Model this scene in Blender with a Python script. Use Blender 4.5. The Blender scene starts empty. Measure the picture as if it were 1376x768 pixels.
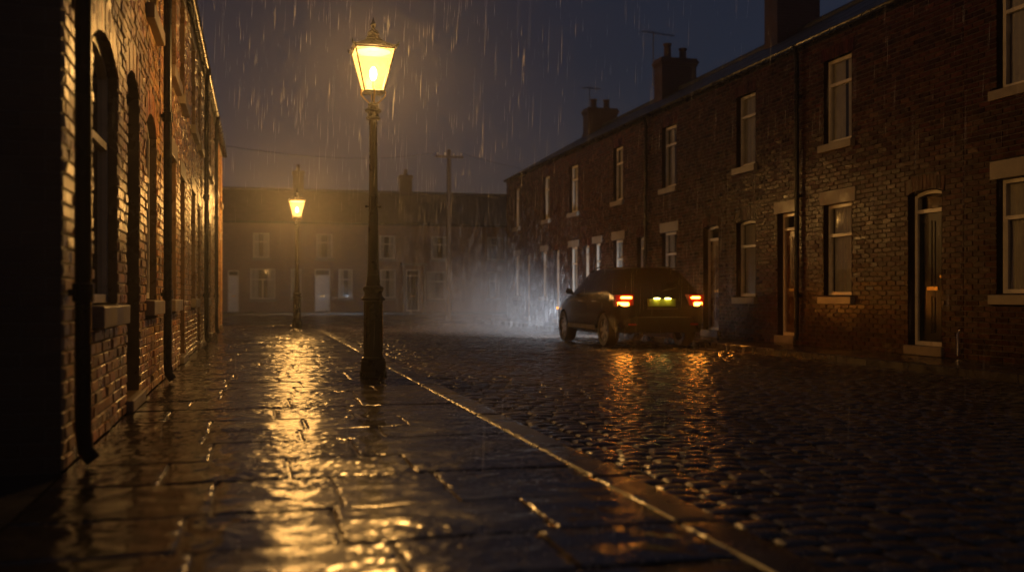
import bpy, bmesh, math, random
from mathutils import Vector, Matrix
R = math.radians
random.seed(7)
S = bpy.context.scene
COL = S.collection

# ------------------------------------------------------------------ camera
cam_d = bpy.data.cameras.new('camera'); cam = bpy.data.objects.new('camera', cam_d); COL.objects.link(cam)
cam.location = (0, 0, 0.88)
cam.rotation_euler = (R(90), 0, R(-14.5))
cam_d.sensor_width = 36; cam_d.lens = 35.0; cam_d.shift_y = 0.0102
cam_d.clip_start = 0.05; cam_d.clip_end = 600
cam_d.dof.use_dof = True; cam_d.dof.focus_distance = 11.0; cam_d.dof.aperture_fstop = 1.25
S.camera = cam

# ------------------------------------------------------------------ sky, faint night skylight, exposure
W = bpy.data.worlds.new('World'); S.world = W; W.use_nodes = True
wn = W.node_tree; bg = wn.nodes['Background']
sky = wn.nodes.new('ShaderNodeTexSky'); sky.sky_type = 'NISHITA'; sky.sun_disc = False
sky.sun_elevation = R(-2.0); sky.sun_rotation = R(60); sky.dust_density = 2.0; sky.ozone_density = 3.0
bg.inputs[1].default_value = 0.07
# rain cloud lit from below by the town: dull purple-brown near the horizon, navy higher up, over the last of the dusk
tc_ = wn.nodes.new('ShaderNodeTexCoord'); sp_ = wn.nodes.new('ShaderNodeSeparateXYZ'); wn.links.new(tc_.outputs['Generated'], sp_.inputs[0])
nz_ = wn.nodes.new('ShaderNodeTexNoise'); nz_.inputs['Scale'].default_value = 2.2; nz_.inputs['Detail'].default_value = 5; wn.links.new(tc_.outputs['Generated'], nz_.inputs['Vector'])
ma_ = wn.nodes.new('ShaderNodeMath'); ma_.operation = 'MULTIPLY_ADD'; wn.links.new(nz_.outputs['Fac'], ma_.inputs[0]); ma_.inputs[1].default_value = 0.10; wn.links.new(sp_.outputs['Z'], ma_.inputs[2])
mx_ = wn.nodes.new('ShaderNodeMath'); mx_.operation = 'MULTIPLY_ADD'; wn.links.new(sp_.outputs['X'], mx_.inputs[0]); mx_.inputs[1].default_value = 0.22; wn.links.new(ma_.outputs[0], mx_.inputs[2])
rp_ = wn.nodes.new('ShaderNodeValToRGB'); wn.links.new(mx_.outputs[0], rp_.inputs[0]); e_ = rp_.color_ramp.elements
e_[0].position = 0.08; e_[0].color = (0.78, 0.54, 0.47, 1); e_[1].position = 0.35; e_[1].color = (0.15, 0.147, 0.178, 1)
ad_ = wn.nodes.new('ShaderNodeMix'); ad_.data_type = 'RGBA'; ad_.blend_type = 'ADD'; ad_.inputs[0].default_value = 1.0
wn.links.new(rp_.outputs[0], ad_.inputs[6]); wn.links.new(sky.outputs[0], ad_.inputs[7]); wn.links.new(ad_.outputs[2], bg.inputs[0])
sd = bpy.data.lights.new('sky_glow', 'SUN'); sd.energy = 0.012; sd.angle = R(60); sd.color = (0.6, 0.72, 1.0)
so = bpy.data.objects.new('sky_glow', sd); COL.objects.link(so); so.rotation_euler = (R(35), R(25), 0)

S.view_settings.view_transform = 'Standard'; S.view_settings.look = 'None'
S.view_settings.exposure = 0.0; S.view_settings.gamma = 1.0; S.view_settings.use_curve_mapping = False
S.render.engine = 'CYCLES'
cy = S.cycles
cy.max_bounces = 7; cy.diffuse_bounces = 2; cy.glossy_bounces = 3; cy.transmission_bounces = 3
cy.transparent_max_bounces = 16; cy.volume_bounces = 1
cy.sample_clamp_indirect = 3.0; cy.sample_clamp_direct = 12.0
cy.use_denoising = True; cy.denoiser = 'OPENIMAGEDENOISE'
cy.caustics_reflective = False; cy.caustics_refractive = False

LAMP_COL = (1.0, 0.495, 0.12)
LAMP_POWER = 980.0
HAZE = 0.0030

# ------------------------------------------------------------------ node helpers and materials
def newmat(name):
    m = bpy.data.materials.new(name); m.use_nodes = True
    nt = m.node_tree; nt.nodes.clear()
    out = nt.nodes.new('ShaderNodeOutputMaterial')
    return m, nt, out
def N(nt, t, **kw):
    n = nt.nodes.new(t)
    for k, v in kw.items():
        if k in n.inputs.keys(): n.inputs[k].default_value = v
        else: setattr(n, k, v)
    return n
def ramp(nt, fac, stops):
    r = nt.nodes.new('ShaderNodeValToRGB'); e = r.color_ramp.elements
    while len(e) < len(stops): e.new(0.5)
    for i, (p, c) in enumerate(stops):
        e[i].position = p; e[i].color = (c[0], c[1], c[2], 1) if isinstance(c, (tuple, list)) else (c, c, c, 1)
    nt.links.new(fac, r.inputs[0]); return r.outputs[0]
def noise(nt, scale, detail=4, rough=0.55, vec=None, dist=0.0):
    n = N(nt, 'ShaderNodeTexNoise'); n.inputs['Scale'].default_value = scale; n.inputs['Detail'].default_value = detail
    n.inputs['Roughness'].default_value = rough; n.inputs['Distortion'].default_value = dist
    if vec is not None: nt.links.new(vec, n.inputs['Vector'])
    return n.outputs['Fac']
def texco(nt, scale=(1, 1, 1)):
    g = nt.nodes.new('ShaderNodeNewGeometry')     # world position: one continuous pattern over neighbouring pieces
    mp = nt.nodes.new('ShaderNodeMapping'); mp.inputs['Scale'].default_value = scale
    nt.links.new(g.outputs['Position'], mp.inputs['Vector']); return mp.outputs[0]
def mixc(nt, fac, a, b, mode='MIX'):
    m = nt.nodes.new('ShaderNodeMix'); m.data_type = 'RGBA'; m.blend_type = mode
    for idx, v in ((0, fac), (6, a), (7, b)):
        if hasattr(v, 'links') or isinstance(v, bpy.types.NodeSocket): nt.links.new(v, m.inputs[idx])
        elif idx == 0: m.inputs[0].default_value = v
        else: m.inputs[idx].default_value = (*v, 1)
    return m.outputs[2]
def surf(name, base, rough=(0.3, 0.6), nscale=6, colvar=0.25, bump=0.3, bscale=40, bdist=0.004, tint=False, spec=0.5, coat=0.0, metal=0.0, stretch=(1,1,1), coat_rough=0.08):
    m, nt, out = newmat(name)
    p = N(nt, 'ShaderNodeBsdfPrincipled'); v = texco(nt, stretch)
    n1 = noise(nt, nscale, 5, 0.6, v); n2 = noise(nt, bscale, 4, 0.6, v)
    c = ramp(nt, n1, [(0.3, tuple(x*(1-colvar) for x in base)), (0.7, tuple(min(1, x*(1+colvar)) for x in base))])
    if tint:
        a = N(nt, 'ShaderNodeAttribute'); a.attribute_name = 'tint'
        c = mixc(nt, 1.0, c, a.outputs['Color'], 'MULTIPLY')
    nt.links.new(c, p.inputs['Base Color'])
    nt.links.new(ramp(nt, noise(nt, nscale*0.5, 4, 0.6, v), [(0.35, rough[0]), (0.65, rough[1])]), p.inputs['Roughness'])
    p.inputs['Specular IOR Level'].default_value = spec; p.inputs['Metallic'].default_value = metal
    p.inputs['Coat Weight'].default_value = coat; p.inputs['Coat Roughness'].default_value = coat_rough
    if bump:
        b = N(nt, 'ShaderNodeBump'); b.inputs['Strength'].default_value = bump; b.inputs['Distance'].default_value = bdist
        nt.links.new(n2, b.inputs['Height']); nt.links.new(b.outputs[0], p.inputs['Normal'])
        if coat: nt.links.new(b.outputs[0], p.inputs['Coat Normal'])
    nt.links.new(p.outputs[0], out.inputs[0]); return m
M = {}
M['brick_tan'] = surf('wet_tan_brick', (0.34, 0.19, 0.07), (0.22, 0.42), 9, 0.35, 0.45, 55, 0.004, tint=True, spec=0.8)  # the lamp's gold light is put into this row's brick colour
M['brick'] = surf('wet_brick', (0.046, 0.019, 0.012), (0.12, 0.36), 13, 0.35, 0.5, 48, 0.005, tint=True, spec=0.07)  # same brick, with the dimness across the road put into its colour
M['soot'] = surf('sooty_mortar', (0.03, 0.024, 0.02), (0.5, 0.8), 12, 0.3, 0.5, 70, 0.004)  # mortar darkened for the car-side row: its dimness is in the colour
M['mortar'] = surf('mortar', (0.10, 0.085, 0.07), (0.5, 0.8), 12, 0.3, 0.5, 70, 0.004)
M['stone'] = surf('painted_stone', (0.2, 0.165, 0.125), (0.3, 0.6), 5, 0.25, 0.4, 45, 0.004)
M['joinery'] = surf('cream_paint', (0.58, 0.52, 0.43), (0.25, 0.45), 6, 0.15, 0.1, 50, 0.001)
M['door_dark'] = surf('dark_door_paint', (0.012, 0.016, 0.024), (0.12, 0.25), 4, 0.2, 0.08, 30, 0.001, spec=0.2)
M['door_brown'] = surf('brown_door_paint', (0.09, 0.045, 0.022), (0.2, 0.4), 4, 0.3, 0.1, 30, 0.001)
M['door_white'] = surf('white_door_paint', (0.62, 0.6, 0.55), (0.25, 0.4), 4, 0.1, 0.1, 30, 0.001)
M['iron'] = surf('black_cast_iron', (0.009, 0.008, 0.008), (0.2, 0.4), 8, 0.3, 0.25, 70, 0.002, spec=0.25)
M['pipe'] = surf('black_pipe_paint', (0.008, 0.008, 0.009), (0.2, 0.4), 8, 0.3, 0.15, 50, 0.002, spec=0.2)
M['brass'] = surf('brass', (0.45, 0.28, 0.09), (0.25, 0.4), 8, 0.2, 0.05, 50, 0.001, metal=1.0)
M['curtain'] = surf('net_curtain', (0.5, 0.44, 0.36), (0.8, 0.9), 5, 0.15, 0.0)
M['plaster'] = surf('room_plaster', (0.05, 0.04, 0.035), (0.8, 0.9), 3, 0.2, 0.0)
M['pot'] = surf('clay_pot', (0.07, 0.04, 0.028), (0.4, 0.7), 7, 0.3, 0.3, 40)
M['wood'] = surf('wet_pole_timber', (0.14, 0.10, 0.07), (0.4, 0.65), 9, 0.35, 0.5, 25, 0.006, stretch=(6, 6, 0.6))
M['alu'] = surf('dull_aluminium', (0.25, 0.25, 0.26), (0.35, 0.5), 8, 0.1, 0.0, metal=1.0)
M['wire'] = surf('black_cable', (0.01, 0.01, 0.01), (0.4, 0.5), 5, 0.1, 0.0)

def brick_tex_mat(name, base, plane='YZ', bw=0.225, bh=0.075, mortar=(0.10, 0.085, 0.07)):
    """procedural brickwork for masonry too far or small to need single bricks"""
    m, nt, out = newmat(name); p = N(nt, 'ShaderNodeBsdfPrincipled')
    g = nt.nodes.new('ShaderNodeNewGeometry'); sx = nt.nodes.new('ShaderNodeSeparateXYZ'); cb = nt.nodes.new('ShaderNodeCombineXYZ')
    nt.links.new(g.outputs['Position'], sx.inputs[0])
    if plane == 'XYZ':
        ad = N(nt, 'ShaderNodeMath', operation='ADD'); nt.links.new(sx.outputs['X'], ad.inputs[0]); nt.links.new(sx.outputs['Y'], ad.inputs[1])
        nt.links.new(ad.outputs[0], cb.inputs['X'])
    else: nt.links.new(sx.outputs[plane[0]], cb.inputs['X'])
    nt.links.new(sx.outputs['Z'], cb.inputs['Y'])
    b = nt.nodes.new('ShaderNodeTexBrick'); nt.links.new(cb.outputs[0], b.inputs['Vector'])
    b.inputs['Scale'].default_value = 1; b.inputs['Brick Width'].default_value = bw; b.inputs['Row Height'].default_value = bh
    b.inputs['Mortar Size'].default_value = 0.006; b.inputs['Mortar Smooth'].default_value = 0.3
    b.inputs['Color1'].default_value = (*[x*0.65 for x in base], 1); b.inputs['Color2'].default_value = (*[x*1.35 for x in base], 1)
    b.inputs['Mortar'].default_value = (*mortar, 1)
    v = texco(nt); c = mixc(nt, 0.5, b.outputs['Color'], ramp(nt, noise(nt, 1.5, 5, 0.6, v), [(0.3, tuple(x*0.6 for x in base)), (0.7, tuple(x*1.3 for x in base))]))
    nt.links.new(c, p.inputs['Base Color']); nt.links.new(ramp(nt, noise(nt, 3, 4, 0.6, v), [(0.35, 0.3), (0.65, 0.6)]), p.inputs['Roughness'])
    bp = N(nt, 'ShaderNodeBump'); bp.invert = True; bp.inputs['Strength'].default_value = 0.6; bp.inputs['Distance'].default_value = 0.008
    b2 = N(nt, 'ShaderNodeBump'); b2.inputs['Strength'].default_value = 0.4; b2.inputs['Distance'].default_value = 0.006
    nt.links.new(noise(nt, 50, 3, 0.6, v), b2.inputs['Height']); nt.links.new(b.outputs['Fac'], bp.inputs['Height'])
    nt.links.new(b2.outputs[0], bp.inputs['Normal']); nt.links.new(bp.outputs[0], p.inputs['Normal'])
    nt.links.new(p.outputs[0], out.inputs[0]); return m
M['brick_far'] = brick_tex_mat('brick_far_terrace', (0.19, 0.10, 0.065), 'XZ')
M['brick_plain'] = brick_tex_mat('brick_gable_and_stack', (0.06, 0.032, 0.022), 'XYZ')
M['slate'] = brick_tex_mat('wet_slate', (0.045, 0.05, 0.058), 'YZ', 0.3, 0.12, (0.02, 0.02, 0.022))
M['slate_far'] = brick_tex_mat('wet_slate_far', (0.06, 0.058, 0.055), 'XZ', 0.3, 0.12, (0.02, 0.02, 0.022))

def glass_mat(name, tintc=(1, 1, 1), refl=0.12, rough=0.02):
    m, nt, out = newmat(name)
    t = N(nt, 'ShaderNodeBsdfTransparent'); t.inputs[0].default_value = (*tintc, 1)
    g = N(nt, 'ShaderNodeBsdfGlossy'); g.inputs['Roughness'].default_value = rough
    ge = nt.nodes.new('ShaderNodeNewGeometry'); dp = nt.nodes.new('ShaderNodeVectorMath'); dp.operation = 'DOT_PRODUCT'   # Schlick, the same from both faces
    nt.links.new(ge.outputs['Normal'], dp.inputs[0]); nt.links.new(ge.outputs['Incoming'], dp.inputs[1])
    ab = N(nt, 'ShaderNodeMath', operation='ABSOLUTE'); nt.links.new(dp.outputs['Value'], ab.inputs[0])
    om = N(nt, 'ShaderNodeMath', operation='SUBTRACT'); om.inputs[0].default_value = 1.0; nt.links.new(ab.outputs[0], om.inputs[1])
    pw = N(nt, 'ShaderNodeMath', operation='POWER'); nt.links.new(om.outputs[0], pw.inputs[0]); pw.inputs[1].default_value = 5.0
    lw = N(nt, 'ShaderNodeMath', operation='MULTIPLY_ADD'); nt.links.new(pw.outputs[0], lw.inputs[0]); lw.inputs[1].default_value = 0.93; lw.inputs[2].default_value = 0.07
    v = texco(nt); b = N(nt, 'ShaderNodeBump'); b.inputs['Strength'].default_value = 0.15; b.inputs['Distance'].default_value = 0.003
    nt.links.new(noise(nt, 9, 3, 0.6, v), b.inputs['Height']); nt.links.new(b.outputs[0], g.inputs['Normal'])
    a = N(nt, 'ShaderNodeMath', operation='ADD'); nt.links.new(lw.outputs[0], a.inputs[0]); a.inputs[1].default_value = refl
    mx = nt.nodes.new('ShaderNodeMixShader'); nt.links.new(a.outputs[0], mx.inputs[0])
    nt.links.new(t.outputs[0], mx.inputs[1]); nt.links.new(g.outputs[0], mx.inputs[2]); nt.links.new(mx.outputs[0], out.inputs[0]); return m
M['glass'] = glass_mat('window_glass', (0.8, 0.82, 0.82), 0.0)
M['car_glass'] = glass_mat('car_glass', (0.25, 0.26, 0.26), 0.0)

def emis(name, col, strength, base=(0.5, 0.1, 0.02)):
    m, nt, out = newmat(name); p = N(nt, 'ShaderNodeBsdfPrincipled')
    p.inputs['Base Color'].default_value = (*base, 1); p.inputs['Roughness'].default_value = 0.25
    p.inputs['Emission Color'].default_value = (*col, 1); p.inputs['Emission Strength'].default_value = strength
    nt.links.new(p.outputs[0], out.inputs[0]); return m
M['bulb'] = emis('glowing_gas_mantle', (1.0, 0.72, 0.3), 60, (0.8, 0.7, 0.5))
M['reflector'] = surf('lantern_reflector', (0.75, 0.66, 0.45), (0.3, 0.5), 10, 0.1, 0.0)
def lamp_pane():
    m, nt, out = newmat('lantern_pane_wet_frosted')
    t = N(nt, 'ShaderNodeBsdfTransparent'); tl = N(nt, 'ShaderNodeBsdfTranslucent'); tl.inputs[0].default_value = (0.95, 0.85, 0.55, 1)
    g = N(nt, 'ShaderNodeBsdfGlossy'); g.inputs['Roughness'].default_value = 0.1
    v = texco(nt); f = ramp(nt, noise(nt, 22, 4, 0.6, v), [(0.3, 0.13), (0.7, 0.26)])
    mx = nt.nodes.new('ShaderNodeMixShader'); nt.links.new(f, mx.inputs[0]); nt.links.new(t.outputs[0], mx.inputs[1]); nt.links.new(tl.outputs[0], mx.inputs[2])
    m2 = nt.nodes.new('ShaderNodeMixShader'); m2.inputs[0].default_value = 0.05; nt.links.new(mx.outputs[0], m2.inputs[1]); nt.links.new(g.outputs[0], m2.inputs[2])
    nt.links.new(m2.outputs[0], out.inputs[0]); return m
M['lamp_pane'] = lamp_pane()

def wet_flag():
    m, nt, out = newmat('wet_york_flagstone'); p = N(nt, 'ShaderNodeBsdfPrincipled'); v = texco(nt)
    a = N(nt, 'ShaderNodeAttribute'); a.attribute_name = 'tint'
    c = ramp(nt, noise(nt, 3.5, 6, 0.65, v), [(0.3, (0.022, 0.018, 0.014)), (0.7, (0.055, 0.044, 0.034))])
    c = mixc(nt, 1.0, c, a.outputs['Color'], 'MULTIPLY'); nt.links.new(c, p.inputs['Base Color'])
    wet = noise(nt, 2.2, 5, 0.6, v, 0.4)
    nt.links.new(ramp(nt, wet, [(0.40, 0.13), (0.54, 0.17), (0.68, 0.25)]), p.inputs['Roughness'])
    p.inputs['Specular IOR Level'].default_value = 1.0
    b = N(nt, 'ShaderNodeBump'); b.inputs['Distance'].default_value = 0.0016
    nt.links.new(ramp(nt, wet, [(0.38, 0.1), (0.62, 0.25)]), b.inputs['Strength'])
    nt.links.new(noise(nt, 60, 4, 0.62, v), b.inputs['Height'])
    b2 = N(nt, 'ShaderNodeBump'); b2.inputs['Strength'].default_value = 0.1; b2.inputs['Distance'].default_value = 0.006
    nt.links.new(noise(nt, 14, 6, 0.68, v), b2.inputs['Height']); nt.links.new(b2.outputs[0], b.inputs['Normal'])
    nt.links.new(b.outputs[0], p.inputs['Normal']); nt.links.new(p.outputs[0], out.inputs[0]); return m
M['flag'] = wet_flag()
M['sett'] = surf('wet_granite_setts', (0.045, 0.036, 0.030), (0.15, 0.34), 5, 0.4, 0.45, 55, 0.004, tint=True, spec=1.0)
M['kerb'] = surf('wet_granite_kerb', (0.038, 0.031, 0.025), (0.2, 0.36), 5, 0.3, 0.4, 45, 0.004, tint=True, spec=0.5)
M['bed'] = surf('wet_grit_bed', (0.018, 0.015, 0.012), (0.25, 0.6), 9, 0.4, 0.6, 90, 0.006)
M['asphalt'] = surf('wet_asphalt', (0.035, 0.032, 0.03), (0.14, 0.4), 1.2, 0.3, 0.4, 60, 0.006)
M['paint_car'] = surf('wet_black_car_paint', (0.004, 0.004, 0.005), (0.12, 0.2), 4, 0.1, 0.08, 70, 0.001, spec=0.15, coat=0.12, coat_rough=0.04)
M['trim'] = surf('black_plastic', (0.008, 0.008, 0.008), (0.4, 0.55), 8, 0.2, 0.1, 80, 0.001, spec=0.15)
M['rubber'] = surf('tyre_rubber', (0.008, 0.008, 0.008), (0.35, 0.55), 8, 0.2, 0.3, 60, 0.003, spec=0.2)
M['rim'] = surf('alloy_rim', (0.35, 0.34, 0.33), (0.25, 0.35), 8, 0.1, 0.0, metal=1.0)
M['soot_gap'] = surf('dark_gap', (0.001, 0.001, 0.001), (0.8, 0.9), 5, 0.1, 0.0, spec=0.0)  # near-black colour standing for the shade inside the car's seams
M['chrome'] = surf('chrome', (0.7, 0.7, 0.7), (0.1, 0.2), 8, 0.1, 0.0, metal=1.0)
M['tail_red'] = emis('tail_lamp_lens', (1.0, 0.03, 0.0), 0.06, (0.12, 0.005, 0.003))
M['tail_bar'] = emis('lit_tail_lamp', (1.0, 0.31, 0.03), 150, (0.5, 0.05, 0.01))
M['plate'] = surf('yellow_number_plate', (0.32, 0.31, 0.03), (0.4, 0.5), 5, 0.05, 0.0)
M['plate_lamp'] = emis('plate_lamp', (1.0, 0.85, 0.25), 14, (0.6, 0.6, 0.4))
M['head_lamp'] = emis('lit_headlamp', (0.85, 0.92, 1.0), 30, (0.8, 0.8, 0.8))
M['amber'] = emis('amber_marker', (1.0, 0.35, 0.05), 2.5, (0.5, 0.2, 0.02))
M['refl_red'] = surf('red_reflector', (0.25, 0.01, 0.01), (0.2, 0.3), 5, 0.1, 0.0)
def rain_mat():
    m, nt, out = newmat('falling_rain_water')
    t = N(nt, 'ShaderNodeBsdfTransparent'); tl = N(nt, 'ShaderNodeBsdfTranslucent'); tl.inputs[0].default_value = (0.9, 0.9, 0.9, 1)
    d = N(nt, 'ShaderNodeBsdfDiffuse'); d.inputs[0].default_value = (0.8, 0.8, 0.8, 1)
    a = nt.nodes.new('ShaderNodeAddShader'); nt.links.new(tl.outputs[0], a.inputs[0]); nt.links.new(d.outputs[0], a.inputs[1])
    mx = nt.nodes.new('ShaderNodeMixShader'); mx.inputs[0].default_value = 0.34
    nt.links.new(t.outputs[0], mx.inputs[1]); nt.links.new(a.outputs[0], mx.inputs[2]); nt.links.new(mx.outputs[0], out.inputs[0]); return m
M['rain'] = rain_mat()

# ------------------------------------------------------------------ mesh helpers
class MB:
    def __init__(s): s.v = []; s.f = []; s.t = []; s.cur = None
    def tint(s, c): s.cur = c
    def add(s, vs, fs):
        k = len(s.v); s.v.extend(vs)
        for f in fs: s.f.append(tuple(i + k for i in f)); s.t.append(s.cur)
    def hexa(s, p):   # 8 points: 4 bottom loop, 4 top loop
        s.add(p, [(0, 3, 2, 1), (4, 5, 6, 7), (0, 1, 5, 4), (1, 2, 6, 5), (2, 3, 7, 6), (3, 0, 4, 7)])
    def box(s, a, b):
        x0, y0, z0 = a; x1, y1, z1 = b
        s.hexa([(x0, y0, z0), (x1, y0, z0), (x1, y1, z0), (x0, y1, z0), (x0, y0, z1), (x1, y0, z1), (x1, y1, z1), (x0, y1, z1)])
    def lathe(s, c, prof, n=24, flute=None):
        vs = []; fs = []
        for (r, z) in prof:
            for k in range(n):
                a = 2*math.pi*k/n
                rr = r*(1 + (flute(z, k) if flute else 0))
                vs.append((c[0]+rr*math.cos(a), c[1]+rr*math.sin(a), c[2]+z))
        for i in range(len(prof)-1):
            for k in range(n):
                fs.append((i*n+k, i*n+(k+1) % n, (i+1)*n+(k+1) % n, (i+1)*n+k))
        fs.append(tuple(range(n-1, -1, -1))); fs.append(tuple((len(prof)-1)*n+k for k in range(n)))
        s.add(vs, fs)
    def tube(s, pts, r, n=8):
        pts = [Vector(p) for p in pts]; vs = []; fs = []
        for i, p in enumerate(pts):
            d = (pts[min(i+1, len(pts)-1)] - pts[max(i-1, 0)]).normalized()
            u = d.cross(Vector((0.3, 0.2, 1)) if abs(d.z) < 0.9 else Vector((1, 0.1, 0))).normalized(); w = d.cross(u)
            rr = r[i] if isinstance(r, (list, tuple)) else r
            for k in range(n):
                a = 2*math.pi*k/n; vs.append(tuple(p + u*math.cos(a)*rr + w*math.sin(a)*rr))
        for i in range(len(pts)-1):
            for k in range(n): fs.append((i*n+k, i*n+(k+1) % n, (i+1)*n+(k+1) % n, (i+1)*n+k))
        fs.append(tuple(range(n))); fs.append(tuple((len(pts)-1)*n+k for k in range(n)))
        s.add(vs, fs)
    def build(s, name, mat, parent=None, origin=None, smooth=False):
        if origin is None: origin = ROOT.get(parent.name, (0, 0, 0)) if parent else (0, 0, 0)
        o3 = origin
        me = bpy.data.meshes.new(name)
        me.from_pydata([(a-o3[0], b-o3[1], c-o3[2]) for a, b, c in s.v], [], s.f)
        if any(t is not None for t in s.t):
            at = me.color_attributes.new('tint', 'FLOAT_COLOR', 'CORNER'); data = []
            for f, t in zip(s.f, s.t):
                t = t or (1, 1, 1); data.extend([t[0], t[1], t[2], 1.0]*len(f))
            at.data.foreach_set('color', data)
        if smooth: me.polygons.foreach_set('use_smooth', [True]*len(me.polygons))
        me.materials.append(mat)
        if smooth == 'auto': me.set_sharp_from_angle(angle=R(40))
        o = bpy.data.objects.new(name, me); COL.objects.link(o)
        if parent: o.parent = parent; ROOT[o.name] = origin
        else: o.location = origin
        return o
ROOT = {}
def tag(o, label=None, cat=None, group=None, kind=None):
    for k, v in (('label', label), ('category', cat), ('group', group), ('kind', kind)):
        if v: o[k] = v
    return o
def thing(name, loc, label, cat, group=None, kind=None):
    o = bpy.data.objects.new(name, None); COL.objects.link(o); o.location = loc; o.empty_display_size = 0.2
    ROOT[o.name] = tuple(loc); return tag(o, label, cat, group, kind)
def struct(o): o['kind'] = 'structure'; return o

WL, WR, WF = -0.93, 9.6, 56.0        # facade planes of the two rows and of the terrace that closes the street
ROADZ = -0.10

# ------------------------------------------------------------------ ground, road, pavements
g = MB(); g.add([(-34, -8, -0.13), (44, -8, -0.13), (44, 76, -0.13), (-34, 76, -0.13)], [(0, 1, 2, 3)])
struct(g.build('ground', M['asphalt']))

from mathutils import noise as mn
def flag_block(mb, x0, x1, y0, y1, z, g, amp):
    """one riven flagstone: a finely uneven split face, edges worn down to the joint"""
    nx = max(3, int(round((x1-x0)/g))); ny = max(3, int(round((y1-y0)/g))); e = 0.007
    tx = random.gauss(0, 0.004); ty = random.gauss(0, 0.004); cx = (x0+x1)/2; cy_ = (y0+y1)/2
    xs = [x0, x0+e] + [x0+e+(x1-x0-2*e)*i/nx for i in range(1, nx)] + [x1-e, x1]
    ys = [y0, y0+e] + [y0+e+(y1-y0-2*e)*i/ny for i in range(1, ny)] + [y1-e, y1]
    nX, nY = len(xs), len(ys); vs = []
    for j, y in enumerate(ys):
        for i, x in enumerate(xs):
            wet = 0.5+0.9*mn.noise((x*1.3, y*1.3, 3.0)); a = amp*min(1.5, max(0.25, wet+0.15))
            h = random.gauss(0, a) + 0.005*mn.noise((x*7, y*7, 0))
            zz = z + tx*(x-cx) + ty*(y-cy_) + h
            if i in (0, nX-1) or j in (0, nY-1): zz = z - 0.009
            elif i in (1, nX-2) or j in (1, nY-2): zz -= 0.0012
            vs.append((x, y, zz))
    mb.add(vs, [(j*nX+i, j*nX+i+1, (j+1)*nX+i+1, (j+1)*nX+i) for j in range(nY-1) for i in range(nX-1)])
def stone_block(mb, x0, x1, y0, y1, z, depth, bev, tilt=0.0, crown=0.0, nx=3, ny=3, rnd=0.0, drop=0.9, dropx=None):
    """one laid stone: a slightly crowned top with rounded edges"""
    tx = random.gauss(0, tilt); ty = random.gauss(0, tilt); cx = (x0+x1)/2; cy_ = (y0+y1)/2; hx = (x1-x0)/2; hy = (y1-y0)/2
    xs = [x0, x0+bev] + [x0+bev+(x1-x0-2*bev)*i/(nx) for i in range(1, nx)] + [x1-bev, x1]
    ys = [y0, y0+bev] + [y0+bev+(y1-y0-2*bev)*i/(ny) for i in range(1, ny)] + [y1-bev, y1]
    vs = []; nX = len(xs); nY = len(ys)
    cd = [random.gauss(0, rnd) for _ in range(4)]
    for j, y in enumerate(ys):
        for i, x in enumerate(xs):
            ex = i in (0, nX-1); ey = j in (0, nY-1)
            u = (x-cx)/hx; w = (y-cy_)/hy
            zz = z + tx*(x-cx) + ty*(y-cy_) + crown*(1-u*u)*(1-w*w) - crown*0.5*(u*u+w*w)*0.5
            if ey: zz -= bev*drop
            elif ex: zz -= bev*(drop if dropx is None else dropx)
            if ex and ey: x = x - math.copysign(bev*0.5, u); y2 = y - math.copysign(bev*0.5, w)
            else: y2 = y
            vs.append((x + (cd[0]*w), y2 + cd[1]*u, zz + (random.gauss(0, rnd*0.5) if rnd else 0)))
    fs = [(j*nX+i, j*nX+i+1, (j+1)*nX+i+1, (j+1)*nX+i) for j in range(nY-1) for i in range(nX-1)]
    k = len(vs)
    base = [0, nX-1, nY*nX-1, (nY-1)*nX]
    ring = [i for i in range(nX)] + [j*nX+nX-1 for j in range(1, nY)] + [(nY-1)*nX+i for i in range(nX-2, -1, -1)] + [j*nX for j in range(nY-2, 0, -1)]
    low = []
    for q, i in enumerate(ring): low.append((vs[i][0], vs[i][1], z-depth))
    vs2 = vs + low; n = len(ring)
    for q in range(n): fs.append((ring[(q+1) % n], ring[q], k+q, k+(q+1) % n))
    mb.add(vs2, fs)
def gtint(a=0.25, w=0.06):
    b = 1 + random.uniform(-a, a); return (b*(1+random.uniform(-w, w)), b, b*(1+random.uniform(-w, w)))

GR = lambda y: 0.020 if 1.5 < y < 9 else 0.032 if y < 18 else 0.06 if y < 40 else 0.3
KX0, KX1 = 1.60, 1.80           # near kerb
RX0, RX1 = 8.40, 8.56           # far kerb
def flags(x0, x1, y0, y1, name, wmin=0.5, wmax=0.85):
    mb = MB(); mb.tint((0.4, 0.4, 0.4)); mb.add([(x0, y0, -0.009), (x1, y0, -0.009), (x1, y1, -0.009), (x0, y1, -0.009)], [(0, 1, 2, 3)])
    y = y0
    while y < y1 - 0.3:
        d = random.choice([0.52, 0.6, 0.68, 0.75]); d = min(d, y1-y)
        x = x0 + 0.0; first = random.uniform(0.3, wmax)
        while x < x1 - 0.02:
            w = first if x == x0 else random.uniform(wmin, wmax)
            if x1 - (x+w) < 0.28: w = x1 - x
            mb.tint(gtint(0.3))
            g_ = GR(y); flag_block(mb, x+0.003, x+w-0.003, y+0.003, y+d-0.003, random.gauss(0, 0.0018), g_, 0.115*g_)
            x += w
        y += d
    return struct(mb.build(name, M['flag'], smooth='auto'))
flags(WL, KX0, -3.0, 31.6, 'pavement')
flags(RX1, WR, 4.0, 38.4, 'pavement', 0.45, 0.6)
flags(-14.0, 24.0, 54.6, WF, 'pavement', 0.8, 1.2)
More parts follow.
